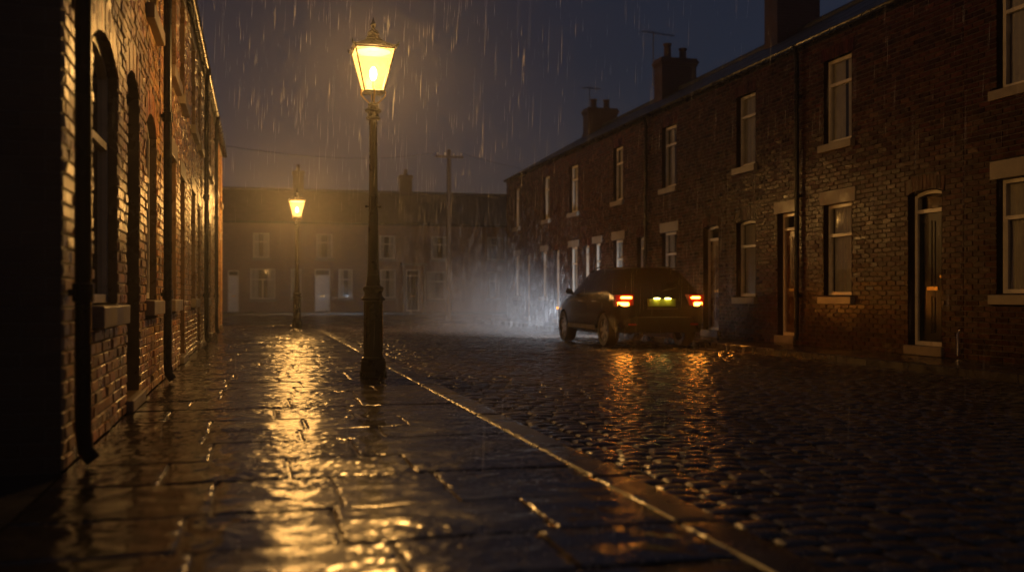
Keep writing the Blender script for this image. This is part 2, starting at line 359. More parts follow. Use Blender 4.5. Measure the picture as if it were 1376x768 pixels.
def kerb(x0, x1, y0, y1):
    mb = MB(); y = y0
    while y < y1:
        L = random.uniform(0.75, 1.05); mb.tint(gtint(0.2))
        stone_block(mb, x0+0.004, x1, y+0.004, min(y+L, y1)-0.004, random.gauss(0.001, 0.0015), 0.16, 0.009, 0.003, 0.001, 4, 14, 0.0011)
        y += L
    return struct(mb.build('kerb', M['kerb'], smooth='auto'))
kerb(KX0, KX1, -3, 31.6); kerb(RX0, RX1, 4, 38.4)
kb = MB(); kb.tint((1, 1, 1)); kb.box((-14, 54.44, -0.14), (24, 54.597, 0.002)); struct(kb.build('kerb', M['kerb']))
kb = MB(); kb.tint((1, 1, 1)); kb.box((WL, 31.603, -0.14), (KX1, 31.76, 0.002)); kb.box((RX0, 38.403, -0.14), (WR, 38.56, 0.002)); struct(kb.build('kerb', M['kerb']))

def setts():
    mb = MB(); mb.tint((0.15, 0.15, 0.15)); mb.add([(KX1, -2, -0.116), (RX0, -2, -0.116), (RX0, 34, -0.116), (KX1, 34, -0.116)], [(0, 1, 2, 3)])
    y = 1.0
    while y < 33.8:
        d = random.uniform(0.140, 0.156)
        x = KX1 + 0.006 + random.uniform(-0.12, 0) ; n = 3 if y < 14 else 2
        while x < RX0 - 0.03:
            w = random.uniform(0.17, 0.24); a = max(x, KX1+0.006); b = min(x+w, RX0-0.006)
            if b - a > 0.05 and not (y < 6 and x > 6.5):
                mb.tint(gtint(0.4, 0.08))
                stone_block(mb, a+0.006, b-0.006, y+0.009, y+d-0.009, ROADZ+random.gauss(0, 0.0025), 0.03, 0.018, 0.026, 0.0065, n, n, 0.0009, 0.7, 0.40)
            x += w
        y += d
    return struct(mb.build('road', M['sett']))
setts()
al = MB(); al.add([(-9, -3, -0.004), (WL, -3, -0.004), (WL, 5.4, -0.004), (-9, 5.4, -0.004)], [(0, 1, 2, 3)])
struct(al.build('alley_path', M['asphalt']))

# ------------------------------------------------------------------ terraced houses
class Face:
    """maps (u along the wall, z up, d out towards the street) to the world"""
    def __init__(s, kind, pos): s.k = kind; s.p = pos
    def __call__(s, u, z, d):
        if s.k == 'L': return (s.p + d, u, z)
        if s.k == 'R': return (s.p - d, u, z)
        return (u, s.p - d, z)
def fbox(mb, F, u0, u1, z0, z1, d0, d1):
    mb.hexa([F(u0, z0, d0), F(u1, z0, d0), F(u1, z0, d1), F(u0, z0, d1), F(u0, z1, d0), F(u1, z1, d0), F(u1, z1, d1), F(u0, z1, d1)])
def arch_z(o, u, extra=0.0):
    """top of an opening at u"""
    w = (o['u1']-o['u0'])/2; c = (o['u0']+o['u1'])/2; t = min(1, abs(u-c)/(w+extra))
    return o['z1'] - o.get('rise', 0)*t*t
def brick_tint():
    b = random.choice([0.55, 0.75, 0.9, 1.0, 1.1, 1.3]) * random.uniform(0.85, 1.15)
    return (b*random.uniform(0.9, 1.12), b*random.uniform(0.85, 1.1), b*random.uniform(0.8, 1.15))
def cut(iv, a, b):
    out = []
    for (p, q) in iv:
        if b <= p or a >= q: out.append((p, q)); continue
        if a - p > 0.012: out.append((p, a))
        if q - b > 0.012: out.append((b, q))
    return out
def brick_facade(F, u0, u1, z1, ops, rough=1.0):
    mb = MB(); mo = MB(); H = 0.075; nc = int(math.ceil(z1/H))
    for c in range(nc):
        za = c*H; zb = min(za+H, z1); zm = (za+zb)/2; iv = [(u0, u1)]
        for o in ops:
            if o['z0'] - (0.15 if o['t'] == 'window' else 0) - 0.002 < zm:
                lint = o.get('lintel', 0)
                if lint:
                    if o['z1'] < zm < o['z1']+lint: iv = cut(iv, o['u0']-0.12, o['u1']+0.12); continue
                    if zm >= o['z1']+lint: continue
                ar = 0.0 if lint else 0.225
                if zm < o['z1'] - o.get('rise', 0) :
                    if o['t'] == 'window' and zm < o['z0']: iv = cut(iv, o['u0']-0.08, o['u1']+0.08)
                    else: iv = cut(iv, o['u0'], o['u1'])
                elif zm < o['z1'] + ar:
                    wd = (o['u1']-o['u0'])/2; cc = (o['u0']+o['u1'])/2; r = max(o.get('rise', 0.0), 1e-4)
                    # width of the arch ring at this height
                    t = math.sqrt(max(0.0, (o['z1']+ar-zm)/r)); hw = min(wd+0.07, wd*t)
                    if hw > 0.01: iv = cut(iv, cc-hw, cc+hw)
        for (p, q) in iv:
            mo.add([F(p, za, -0.011), F(q, za, -0.011), F(q, zb, -0.011), F(p, zb, -0.011)], [(0, 1, 2, 3)])
            k0 = math.floor(p/0.2275)-1; off = 0.1137 if c % 2 else 0.0
            u = k0*0.2275 + off
            while u < q:
                a = max(u, p); b = min(u+0.2275, q); u += 0.2275
                if b - a < 0.03: continue
                a += 0.005; b -= 0.005; z0 = za+0.005; z2 = zb-0.005; e = 0.006
                dd = random.gauss(0, 0.0025*rough); t1 = random.gauss(0, 0.0011*rough); t2 = random.gauss(0, 0.0008*rough)
                mb.tint(brick_tint()); j = lambda: random.gauss(0, 0.0012)
                mb.add([F(a, z0, -0.012), F(b, z0, -0.012), F(b, z2, -0.012), F(a, z2, -0.012),
                        F(a+e+j(), z0+e+j(), dd-t1-t2), F(b-e+j(), z0+e+j(), dd+t1-t2), F(b-e+j(), z2-e+j(), dd+t1+t2), F(a+e+j(), z2-e+j(), dd-t1+t2)],
                       [(4, 5, 6, 7), (0, 1, 5, 4), (1, 2, 6, 5), (2, 3, 7, 6), (3, 0, 4, 7)])
    # soldier-course arches over openings without a stone lintel
    for o in ops:
        if o.get('lintel', 0) or o.get('bare'): continue
        n = max(5, int((o['u1']-o['u0']+0.1)/0.078)); A = o['u0']-0.05; B = o['u1']+0.05; w = (B-A)/2; cc = (A+B)/2
        for i in range(n):
            a = A+(B-A)*i/n+0.004; b = A+(B-A)*(i+1)/n-0.004
            ra = o['z1']-o.get('rise', 0)*((a-cc)/w)**2; rb = o['z1']-o.get('rise', 0)*((b-cc)/w)**2
            fan = 0.25; a2 = a+(a-cc)*fan*0.22; b2 = b+(b-cc)*fan*0.22
            h = 0.215; dd = random.gauss(0.001, 0.002); t = brick_tint(); mb.tint((t[0]*1.1, t[1]*0.9, t[2]*0.85))
            mb.hexa([F(a, ra, -0.10), F(b, rb, -0.10), F(b, rb, dd), F(a, ra, dd), F(a2, ra+h, -0.10), F(b2, rb+h, -0.10), F(b2, rb+h, dd), F(a2, ra+h, dd)])
        # mortar behind the arch ring
        for i in range(n):
            a = A+(B-A)*i/n; b = A+(B-A)*(i+1)/n
            ra = o['z1']-o.get('rise', 0)*((a-cc)/w)**2; rb = o['z1']-o.get('rise', 0)*((b-cc)/w)**2
            mo.add([F(a, ra+0.003, -0.006), F(b, rb+0.003, -0.006), F(b+(b-cc)*.06, rb+0.24, -0.006), F(a+(a-cc)*.06, ra+0.24, -0.006)], [(0, 1, 2, 3)])
    return mb, mo
def reveals(mb, F, o, depth=0.13):
    mb.tint((0.3, 0.3, 0.3)); n = 8  # reveals tinted dark: the shade of the recess is put into the colour
    pts = [(o['u0'], o['z0']), (o['u0'], arch_z(o, o['u0']))]
    pts += [(o['u0']+(o['u1']-o['u0'])*i/n, arch_z(o, o['u0']+(o['u1']-o['u0'])*i/n)) for i in range(1, n)]
    pts += [(o['u1'], arch_z(o, o['u1'])), (o['u1'], o['z0']), (o['u0'], o['z0'])]
    for i in range(len(pts)-1):
        a, b = pts[i], pts[i+1]
        mb.add([F(a[0], a[1], -0.004), F(b[0], b[1], -0.004), F(b[0], b[1], -depth-0.06), F(a[0], a[1], -depth-0.06)], [(0, 1, 2, 3)])
def frame_ring(mb, F, o, w, d0, d1, z0=None):
    """timber frame that follows the arched head"""
    z0 = o['z0'] if z0 is None else z0; n = 8; u0, u1 = o['u0']+0.003, o['u1']-0.003
    fbox(mb, F, u0, u0+w, z0, arch_z(o, u0)-0.004, d0, d1); fbox(mb, F, u1-w, u1, z0, arch_z(o, u1)-0.004, d0, d1)
    fbox(mb, F, u0+w, u1-w, z0, z0+w, d0, d1)
    for i in range(n):
        a = u0+w+(u1-u0-2*w)*i/n; b = u0+w+(u1-u0-2*w)*(i+1)/n
        za, zb = arch_z(o, a)-0.004, arch_z(o, b)-0.004
        mb.hexa([F(a, za-w, d0), F(b, zb-w, d0), F(b, zb-w, d1), F(a, za-w, d1), F(a, za, d0), F(b, zb, d0), F(b, zb, d1), F(a, za, d1)])
def pane_poly(mb, F, o, u0, u1, z0, z1, d):
    n = 8; vs = [F(u0, z0, d), F(u1, z0, d)]
    for i in range(n+1):
        u = u1+(u0-u1)*i/n; vs.append(F(u, min(z1, arch_z(o, u)-0.03), d))
    mb.add(vs, [tuple(range(len(vs)))])
def curtain(F, u0, u1, z0, z1, d, part, closed):
    mb = MB(); spans = [(u0, u1)] if closed else [(u0, u0+(u1-u0)*random.uniform(0.28, 0.4)), (u1-(u1-u0)*random.uniform(0.28, 0.4), u1)]
    for a, b in spans:
        n = max(8, int((b-a)/0.018)); ph = random.random()*6; vs = []
        for i in range(n+1):
            u = a+(b-a)*i/n; dd = d+0.018*math.sin(u*70+ph)+0.01*math.sin(u*31+ph*2)
            vs += [F(u, z0, dd), F(u, z1, dd+0.004)]
        mb.add(vs, [(2*i, 2*i+2, 2*i+3, 2*i+1) for i in range(n)])
    return mb.build('curtain', M['curtain'], part, smooth=True)
def window(F, o, root, sill=True):
    fr = MB(); D = -0.065 if F.k == 'L' else -0.10; sty = o.get('style', 'sash')
    frame_ring(fr, F, o, 0.055, D-0.06, D)
    zt = o['z0'] + (o['z1']-o['z0'])*o.get('bar', 0.66)
    fbox(fr, F, o['u0']+0.055, o['u1']-0.055, zt-0.025, zt+0.025, D-0.055, D+0.004)
    if o.get('casement'):     # upper light hung in its own sash
        for a, b in ((o['u0']+0.058, o['u0']+0.085), (o['u1']-0.085, o['u1']-0.058)):
            fbox(fr, F, a, b, o['z0']+0.056, zt-0.026, D-0.045, D-0.006)
    if o.get('mullion'):
        c = (o['u0']+o['u1'])/2; fbox(fr, F, c-0.025, c+0.025, o['z0']+0.056, zt-0.026, D-0.052, D+0.001)
    f = fr.build('window', M['joinery'], root)
    pn = MB(); pane_poly(pn, F, o, o['u0']+0.05, o['u1']-0.05, o['z0']+0.05, o['z1'], D-0.03); pn.build('pane', M['glass'], f)
    curtain(F, o['u0']+0.03, o['u1']-0.03, o['z0']+0.02, arch_z(o, o['u0'])-0.03, -0.20, f, o.get('closed', False))
    if sill:
        sm = MB(); u0, u1 = o['u0']-0.08, o['u1']+0.08; z = o['z0']-0.002
        sm.hexa([F(u0, z-0.148, -0.15), F(u1, z-0.148, -0.15), F(u1, z-0.148, 0.075), F(u0, z-0.148, 0.075),
                 F(u0, z, -0.15), F(u1, z, -0.15), F(u1, z-0.018, 0.075), F(u0, z-0.018, 0.075)])
        s = sm.build('sill', M['stone'], f)
        bv = s.modifiers.new('bevel', 'BEVEL'); bv.width = 0.008; bv.segments = 2
    if o.get('lintel'):
        lm = MB(); fbox(lm, F, o['u0']-0.118, o['u1']+0.118, o['z1']+0.002, o['z1']+o['lintel']-0.002, -0.15, 0.012)
        l = lm.build('lintel', M['stone'], f); bv = l.modifiers.new('bevel', 'BEVEL'); bv.width = 0.006; bv.segments = 2
def door(F, o, root, mat):
    D = -0.14; w = 0.06; zt = o['z0'] + 2.0 if o['z1']-o['z0'] > 2.15 else o['z1']-0.28
    zt = min(zt, o['z1']-0.3); o2 = dict(o)
    lf = MB(); u0, u1 = o['u0']+w+0.004, o['u1']-w-0.004; z0 = o['z0']+0.02
    fbox(lf, F, u0, u1, z0, zt-0.028, D-0.045, D-0.012)
    uw = (u1-u0)   # raised panels
    for (a, b, c, d) in ((0.12, 0.46, 0.08, 0.36), (0.54, 0.88, 0.08, 0.36), (0.12, 0.46, 0.44, 0.93), (0.54, 0.88, 0.44, 0.93)):
        za, zb = z0+(zt-z0)*c, z0+(zt-z0)*d; ua, ub = u0+uw*a, u0+uw*b; q = 0.02
        for (x0, x1, y0, y1) in ((ua, ub, za, za+q), (ua, ub, zb-q, zb), (ua, ua+q, za+q, zb-q), (ub-q, ub, za+q, zb-q)):
            fbox(lf, F, x0, x1, y0, y1, D-0.012, D-0.002)
    dr = lf.build('door', mat, root)
    fm = MB(); frame_ring(fm, F, o, w, D-0.06, D+0.02, z0=o['z0']-0.001); fbox(fm, F, o['u0']+w, o['u1']-w, zt-0.025, zt+0.03, D-0.055, D+0.022)
    fm.build('door_frame', M['joinery'], dr)
    pm = MB(); pane_poly(pm, F, o, o['u0']+w-0.01, o['u1']-w+0.01, zt+0.025, o['z1']-0.03, D-0.03); pm.build('fanlight_pane', M['glass'], dr)
    hm = MB(); hu = u0+0.09 if o.get('hinge', 1) > 0 else u1-0.09; p = F(hu, z0+1.0, D+0.03)
    hm.tube([F(hu, z0+1.0, D-0.01), F(hu, z0+1.0, D+0.04)], [0.028, 0.022], 10); hm.build('handle', M['brass'], dr)
    lb = MB(); fbox(lb, F, (u0+u1)/2-0.12, (u0+u1)/2+0.12, z0+0.80, z0+0.855, D-0.012, D+0.004); lb.build('letterbox', M['brass'], dr)
    st = MB(); fbox(st, F, o['u0']-0.05, o['u1']+0.05, 0.004, o['z0']-0.002, -0.15, 0.05)
    s = st.build('doorstep', M['stone'], dr); bv = s.modifiers.new('bevel', 'BEVEL'); bv.width = 0.012; bv.segments = 2
    if o.get('lintel'):
        lm = MB(); fbox(lm, F, o['u0']-0.118, o['u1']+0.118, o['z1']+0.002, o['z1']+o['lintel']-0.002, -0.15, 0.012); lm.build('lintel', M['stone'], dr)
def downpipe(F, u, d, z1, root, r=0.042):
    mb = MB()
    mb.tube([F(u, z1-0.02, d+0.04), F(u, z1-0.12, d+0.03), F(u, z1-0.3, d), F(u, 0.20, d), F(u, 0.09, d+0.01), F(u, 0.035, d+0.05)], r, 14)
    z = 0.9
    while z < z1-0.4:
        mb.lathe(F(u, z, d), [(r+0.004, -0.05), (r+0.012, -0.045), (r+0.012, 0.045), (r+0.004, 0.05)], 14)
        fbox(mb, F, u-0.075, u+0.075, z-0.018, z+0.018, d-r-0.02, d-r+0.012)
        z += 1.8
    return mb.build('downpipe', M['pipe'], root, smooth='auto')
def gutter(F, u0, u1, z, d, root):
    mb = MB(); n = 8; r = 0.062; vs = []; us = [u0, u1]
    for u in us:
        for i in range(n+1):
            a = math.pi*i/n; vs.append(F(u, z-r*math.sin(a), d+r*math.cos(a)))
        for i in range(n+1):
            a = math.pi*(n-i)/n; vs.append(F(u, z-(r-0.006)*math.sin(a), d+(r-0.006)*math.cos(a)))
    k = 2*(n+1); mb.add(vs, [(i, (i+1) % k, k+(i+1) % k, k+i) for i in range(k)])
    mb.add([F(u0+0.002, z-0.1, d-0.066), F(u1-0.002, z-0.1, d-0.066), F(u1-0.002, z+0.07, d-0.066), F(u0+0.002, z+0.07, d-0.066)], [(0, 1, 2, 3)])
    u = u0+0.4
    while u < u1:       # union brackets
        vs = []
        for uu in (u-0.03, u+0.03):
            for i in range(n+1):
                a = math.pi*i/n; vs.append(F(uu, z-(r+0.008)*math.sin(a)+0.004, d+(r+0.008)*math.cos(a)))
        mb.add(vs, [(i, i+1, n+2+i, n+1+i) for i in range(n)]); u += 0.92
    return mb.build('gutter', M['pipe'], root, smooth='auto')
def chimney(F, u, d, su, sd_, z0, z1, pots, roof, aerial=None):
    mb = MB(); 
    fbox(mb, F, u-su/2, u+su/2, z0, z1-0.24, d-sd_/2, d+sd_/2)
    for i, (e, a, b) in enumerate(((0.03, 0.24, 0.165), (0.06, 0.165, 0.075), (0.025, 0.075, 0.0))):
        fbox(mb, F, u-su/2-e, u+su/2+e, z1-a+0.001, z1-b, d-sd_/2-e, d+sd_/2+e)
    c = mb.build('chimney', M['brick_plain'], roof)
    for k in range(pots):
        t = (k+0.5)/pots-0.5
        cc = F(u+(t*su*0.9 if su >= sd_ else 0), z1-0.01, d+(t*sd_*0.9 if sd_ > su else 0)); pm = MB(); h = random.uniform(0.36, 0.5)
        pm.lathe(cc, [(0.15, 0), (0.145, 0.04), (0.115, 0.10), (0.105, h-0.08), (0.13, h-0.06), (0.135, h), (0.10, h), (0.095, h-0.1)], 16)
        pm.build('chimney_pot', M['pot'], c, smooth='auto')
    if aerial:
        am = MB(); au, ad, az, L = aerial; pz = az
        am.tube([F(au, z1-0.7, ad), F(au, pz, ad)], 0.018, 6)
        q = F(au, pz-0.05, ad); v = Vector((0.8, 0.35, 0.05)).normalized(); w = Vector((-0.35, 0.8, 0)).normalized(); Q = Vector(q)
        am.tube([tuple(Q-v*L*0.35), tuple(Q+v*L*0.65)], 0.012, 6)
        for k in range(7):
            p = Q + v*L*(-0.3+0.15*k); h = 0.22-0.015*k; am.tube([tuple(p-w*h), tuple(p+w*h)], 0.007, 5)
        am.build('aerial', M['alu'], c)
    return c
def terrace_house(F, u0, u1, eave, ops, label, depth=6.4, ridge=None, wallmat=None, bricks=True, gable0=False, gable1=False, group=None, pipe_at=None, slate=None, overhang=0.12, rough=1.0):
    ridge = ridge or eave+1.8
    loc = F((u0+u1)/2, 0, 0); root = thing('terraced_house', loc, label, 'house', group)
    sh = MB()
    if bricks:
        wb, mo = brick_facade(F, u0, u1, eave, ops, rough)
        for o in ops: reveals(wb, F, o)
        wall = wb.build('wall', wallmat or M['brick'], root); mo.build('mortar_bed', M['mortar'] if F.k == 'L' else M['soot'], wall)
    else:
        us = sorted({u0, u1} | {o['u0'] for o in ops} | {o['u1'] for o in ops}); zs = sorted({0.0, eave} | {o['z0'] for o in ops} | {o['z1'] for o in ops}); wb = MB()
        for i in range(len(us)-1):
            for j in range(len(zs)-1):
                cu, cz = (us[i]+us[i+1])/2, (zs[j]+zs[j+1])/2
                if any(o['u0'] < cu < o['u1'] and o['z0'] < cz < o['z1'] for o in ops): continue
                wb.add([F(us[i], zs[j], 0), F(us[i+1], zs[j], 0), F(us[i+1], zs[j+1], 0), F(us[i], zs[j+1], 0)], [(0, 1, 2, 3)])
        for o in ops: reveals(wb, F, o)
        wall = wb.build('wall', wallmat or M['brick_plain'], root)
    # gables, party walls, rear wall: the shell of the house
    e = 0.004; xs = MB()
    for k, (u, outer) in enumerate(((u0+(0 if gable0 else e), gable0), (u1-(0 if gable1 else e), gable1))):
        xs.add([F(u, -0.12, -0.012), F(u, -0.12, -depth), F(u, eave, -depth), F(u, ridge-0.05, -depth/2), F(u, eave, -0.012)], [(0, 1, 2, 3, 4)])
    xs.add([F(u0+e, -0.12, -depth), F(u1-e, -0.12, -depth), F(u1-e, eave, -depth), F(u0+e, eave, -depth)], [(0, 1, 2, 3)])
    xs.add([F(u0+e, 0.003, -0.02), F(u1-e, 0.003, -0.02), F(u1-e, 0.003, -depth), F(u0+e, 0.003, -depth)], [(0, 1, 2, 3)])
    xs.add([F(u0+e, 2.75, -0.2), F(u1-e, 2.75, -0.2), F(u1-e, 2.75, -depth), F(u0+e, 2.75, -depth)], [(0, 1, 2, 3)])
    xs.build('gable_wall' if (gable0 or gable1) else 'rear_wall', M['brick_plain'], wall)
    # roof as a thin slab
    rf = MB(); sl = (ridge-eave)/(depth/2); th = 0.05; oh = overhang
    for sgn in (0, 1):
        d0 = oh if sgn == 0 else -depth-oh; z0 = eave+0.05-sl*oh
        a = [F(u0+0.001, z0, d0), F(u1-0.001, z0, d0), F(u1-0.001, ridge+0.05, -depth/2), F(u0+0.001, ridge+0.05, -depth/2)]
        rf.hexa([(p[0], p[1], p[2]-th) for p in a] + a)
    rf.tube([F(u0+0.001, ridge+0.06, -depth/2), F(u1-0.001, ridge+0.06, -depth/2)], 0.09, 8)
    roof = rf.build('roof', slate or M['slate'], root)
    gutter(F, u0+0.002, u1-0.002, eave-0.02, 0.07+0.01, root)
    for o in ops:
        if o['t'] == 'window': window(F, o, root)
        else: door(F, o, root, M[o.get('mat', 'door_dark')])
    for u in (pipe_at or []): downpipe(F, u, 0.075, eave, root)
    return root, roof

def w(u0, u1, z0, z1, **k): return dict(t='window', u0=u0, u1=u1, z0=z0, z1=z1, **k)
def d(u0, u1, z0, z1, **k): return dict(t='door', u0=u0, u1=u1, z0=z0, z1=z1, **k)

FL = Face('L', WL)
gl = 'brick terraced houses on the lamp side of the street'
AR = dict(rise=0.16)
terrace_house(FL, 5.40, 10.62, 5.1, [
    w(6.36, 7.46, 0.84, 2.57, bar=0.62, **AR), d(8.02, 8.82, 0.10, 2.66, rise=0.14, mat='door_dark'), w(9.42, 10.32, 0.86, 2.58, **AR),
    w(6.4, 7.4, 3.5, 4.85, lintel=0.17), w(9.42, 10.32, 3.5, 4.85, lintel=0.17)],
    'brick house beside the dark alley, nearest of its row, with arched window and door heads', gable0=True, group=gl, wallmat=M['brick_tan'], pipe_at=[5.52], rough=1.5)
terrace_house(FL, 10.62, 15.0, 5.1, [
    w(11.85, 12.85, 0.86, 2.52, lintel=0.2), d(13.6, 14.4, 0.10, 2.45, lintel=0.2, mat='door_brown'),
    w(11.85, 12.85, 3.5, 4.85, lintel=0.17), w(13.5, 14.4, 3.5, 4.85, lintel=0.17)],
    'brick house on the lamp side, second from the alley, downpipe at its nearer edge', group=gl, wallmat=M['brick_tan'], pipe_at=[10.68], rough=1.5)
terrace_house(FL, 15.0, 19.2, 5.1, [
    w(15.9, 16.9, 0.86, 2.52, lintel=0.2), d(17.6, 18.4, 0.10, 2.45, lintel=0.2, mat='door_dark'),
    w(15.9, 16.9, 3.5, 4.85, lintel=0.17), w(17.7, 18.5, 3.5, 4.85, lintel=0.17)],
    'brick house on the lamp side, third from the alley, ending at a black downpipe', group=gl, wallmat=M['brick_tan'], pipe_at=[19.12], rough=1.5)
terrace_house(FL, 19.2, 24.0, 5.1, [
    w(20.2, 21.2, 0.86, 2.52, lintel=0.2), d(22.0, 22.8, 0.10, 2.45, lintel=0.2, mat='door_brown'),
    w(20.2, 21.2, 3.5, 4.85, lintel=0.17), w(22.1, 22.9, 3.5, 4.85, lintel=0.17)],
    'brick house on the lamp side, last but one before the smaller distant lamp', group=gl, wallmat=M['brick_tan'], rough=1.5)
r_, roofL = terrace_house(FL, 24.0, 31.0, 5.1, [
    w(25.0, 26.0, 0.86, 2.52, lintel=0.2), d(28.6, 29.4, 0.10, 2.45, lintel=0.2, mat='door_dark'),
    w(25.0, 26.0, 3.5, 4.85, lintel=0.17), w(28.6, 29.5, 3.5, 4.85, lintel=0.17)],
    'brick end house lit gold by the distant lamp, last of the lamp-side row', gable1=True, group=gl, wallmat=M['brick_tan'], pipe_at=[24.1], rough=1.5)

FR = Face('R', WR); gr = 'brick terraced houses behind the car, across the road'
UP = dict(bar=0.70)
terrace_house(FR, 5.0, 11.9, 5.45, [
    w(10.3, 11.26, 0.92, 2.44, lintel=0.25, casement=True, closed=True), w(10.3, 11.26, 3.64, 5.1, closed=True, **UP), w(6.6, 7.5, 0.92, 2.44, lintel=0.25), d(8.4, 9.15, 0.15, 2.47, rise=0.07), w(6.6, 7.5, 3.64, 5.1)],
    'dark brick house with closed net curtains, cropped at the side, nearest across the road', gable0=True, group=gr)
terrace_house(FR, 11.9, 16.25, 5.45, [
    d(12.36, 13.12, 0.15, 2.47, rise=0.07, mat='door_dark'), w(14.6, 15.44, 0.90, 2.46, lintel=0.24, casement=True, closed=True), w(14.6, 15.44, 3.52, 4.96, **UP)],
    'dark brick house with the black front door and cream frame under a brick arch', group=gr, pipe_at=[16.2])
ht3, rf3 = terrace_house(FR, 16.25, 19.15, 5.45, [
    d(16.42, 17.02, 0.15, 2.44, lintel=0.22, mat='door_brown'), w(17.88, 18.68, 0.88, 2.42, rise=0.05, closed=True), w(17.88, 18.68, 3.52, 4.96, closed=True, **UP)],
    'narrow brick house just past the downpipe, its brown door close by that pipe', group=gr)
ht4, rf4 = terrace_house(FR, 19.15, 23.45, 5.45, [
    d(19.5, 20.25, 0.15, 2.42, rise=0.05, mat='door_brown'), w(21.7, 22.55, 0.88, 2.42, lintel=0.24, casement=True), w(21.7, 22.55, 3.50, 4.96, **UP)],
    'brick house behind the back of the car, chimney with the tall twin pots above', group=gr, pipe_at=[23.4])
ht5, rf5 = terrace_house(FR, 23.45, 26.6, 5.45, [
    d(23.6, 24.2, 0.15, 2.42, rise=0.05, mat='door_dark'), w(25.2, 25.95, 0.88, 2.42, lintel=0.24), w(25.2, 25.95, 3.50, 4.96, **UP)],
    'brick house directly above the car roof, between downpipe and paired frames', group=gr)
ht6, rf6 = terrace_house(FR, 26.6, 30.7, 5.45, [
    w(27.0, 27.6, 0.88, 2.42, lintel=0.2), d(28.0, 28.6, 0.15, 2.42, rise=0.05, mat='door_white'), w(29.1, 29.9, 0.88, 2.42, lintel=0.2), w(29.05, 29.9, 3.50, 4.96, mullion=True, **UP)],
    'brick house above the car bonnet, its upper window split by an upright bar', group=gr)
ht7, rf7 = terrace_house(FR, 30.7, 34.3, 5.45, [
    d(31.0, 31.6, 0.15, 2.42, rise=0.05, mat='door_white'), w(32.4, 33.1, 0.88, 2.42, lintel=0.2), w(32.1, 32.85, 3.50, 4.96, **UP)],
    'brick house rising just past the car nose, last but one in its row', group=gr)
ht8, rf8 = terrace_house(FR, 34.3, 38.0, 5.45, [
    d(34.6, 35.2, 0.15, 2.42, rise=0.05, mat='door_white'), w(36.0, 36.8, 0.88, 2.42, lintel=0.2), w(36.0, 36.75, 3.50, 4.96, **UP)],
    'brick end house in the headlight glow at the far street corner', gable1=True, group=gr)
for (rf, u, z1, ae) in ((rf4, 21.9, 8.45, (21.3, -3.0, 8.9, 0.0)), (rf6, 28.9, 8.27, (29.7, -2.75, 9.35, 1.5)), (rf8, 35.9, 8.0, (36.4, -2.9, 8.95, 0.9))):
    chimney(FR, u, -3.15, 0.62, 1.15, 6.4, z1, 2, rf, ae if ae[3] else None)
ov = MB(); ov.tube([FR(11.95, 0.05, 0.05), FR(11.95, 0.36, 0.05), FR(11.95, 0.40, 0.02)], 0.016, 8); ov.build('overflow_pipe', M['chrome'], bpy.data.objects['terraced_house.006'])

FF = Face('F', WF); gf = 'misty terrace closing the end of the street'
def fx(px, zc=None):          # along the far facade for a photo column
    x = 0.0
    for _ in range(20): zc_ = x*0.25+WF*0.968; x = (px-342)*0.968*zc_/1338
    return x
far = [
    (-14.0, fx(322), [w(fx(200), fx(222), 3.05, 4.3), d(fx(306), fx(321), 0.0+0.05, 2.3, mat='door_white')], 'misty house at the end, half hidden behind the lamp-side row', False),
    (fx(322), fx(408), [w(fx(340), fx(362), 3.0, 4.35), w(fx(336), fx(370), 0.75, 2.4, mullion=True), w(fx(391), fx(405), 0.8, 2.4)], 'misty house with the wide ground-floor window, left of the distant lamp', False),
    (fx(408), fx(492), [w(fx(425), fx(447), 3.0, 4.35), d(fx(423), fx(444), 0.05, 2.4, mat='door_white'), w(fx(455), fx(474), 0.8, 2.4)], 'misty house with a pale front door between the two lamps', False),
    (fx(492), fx(568), [w(fx(510), fx(531), 3.0, 4.3), w(fx(511), fx(532), 0.8, 2.4), d(fx(546), fx(564), 0.05, 2.4, mat='door_dark', porch=True)], 'misty house just behind the big lamp post, dark door under a porch slab', False),
    (fx(568), fx(636), [w(fx(580), fx(603), 3.0, 4.3), w(fx(574), fx(608), 0.7, 2.3)], 'misty house with a broad shopfront-like window behind the wooden pole', False),
    (fx(636), fx(720), [w(fx(655), fx(677), 3.0, 4.3), w(fx(655), fx(672), 0.8, 2.3)], 'misty house seen past the wooden pole, in the headlight glow', False),
    (fx(720), 24.0, [w(15.8, 16.7, 3.0, 4.3), d(17.6, 18.4, 0.05, 2.3), w(19.5, 20.5, 0.8, 2.3)], 'misty house mostly hidden behind the corner of the car-side row', False)]
for (a, b, ops, lab, _) in far:
    for o in ops:
        if o['t'] == 'window': o.setdefault('closed', False); o['bar'] = 0.64
    rt, rf = terrace_house(FF, a, b, 5.0, ops, lab, ridge=7.0, wallmat=M['brick_far'], bricks=False, group=gf, slate=M['slate_far'], gable0=(a == -14.0), gable1=(b == 24.0))
    for o in ops:
        if o.get('porch'):
            pm = MB(); fbox(pm, FF, o['u0']-0.35, o['u1']+0.35, 2.62, 2.76, 0.0, 0.6); fbox(pm, FF, o['u0']-0.26, o['u0']-0.14, 0, 2.619, 0.45, 0.57); fbox(pm, FF, o['u1']+0.14, o['u1']+0.26, 0, 2.619, 0.45, 0.57)
            pm.build('porch', M['stone'], rt)
    if b == fx(408): chimney(FF, fx(404), -3.2, 0.62, 0.6, 6.2, 8.15, 1, rf)
    if b == fx(568): chimney(FF, fx(556), -3.2, 0.72, 0.6, 6.2, 8.1, 1, rf)

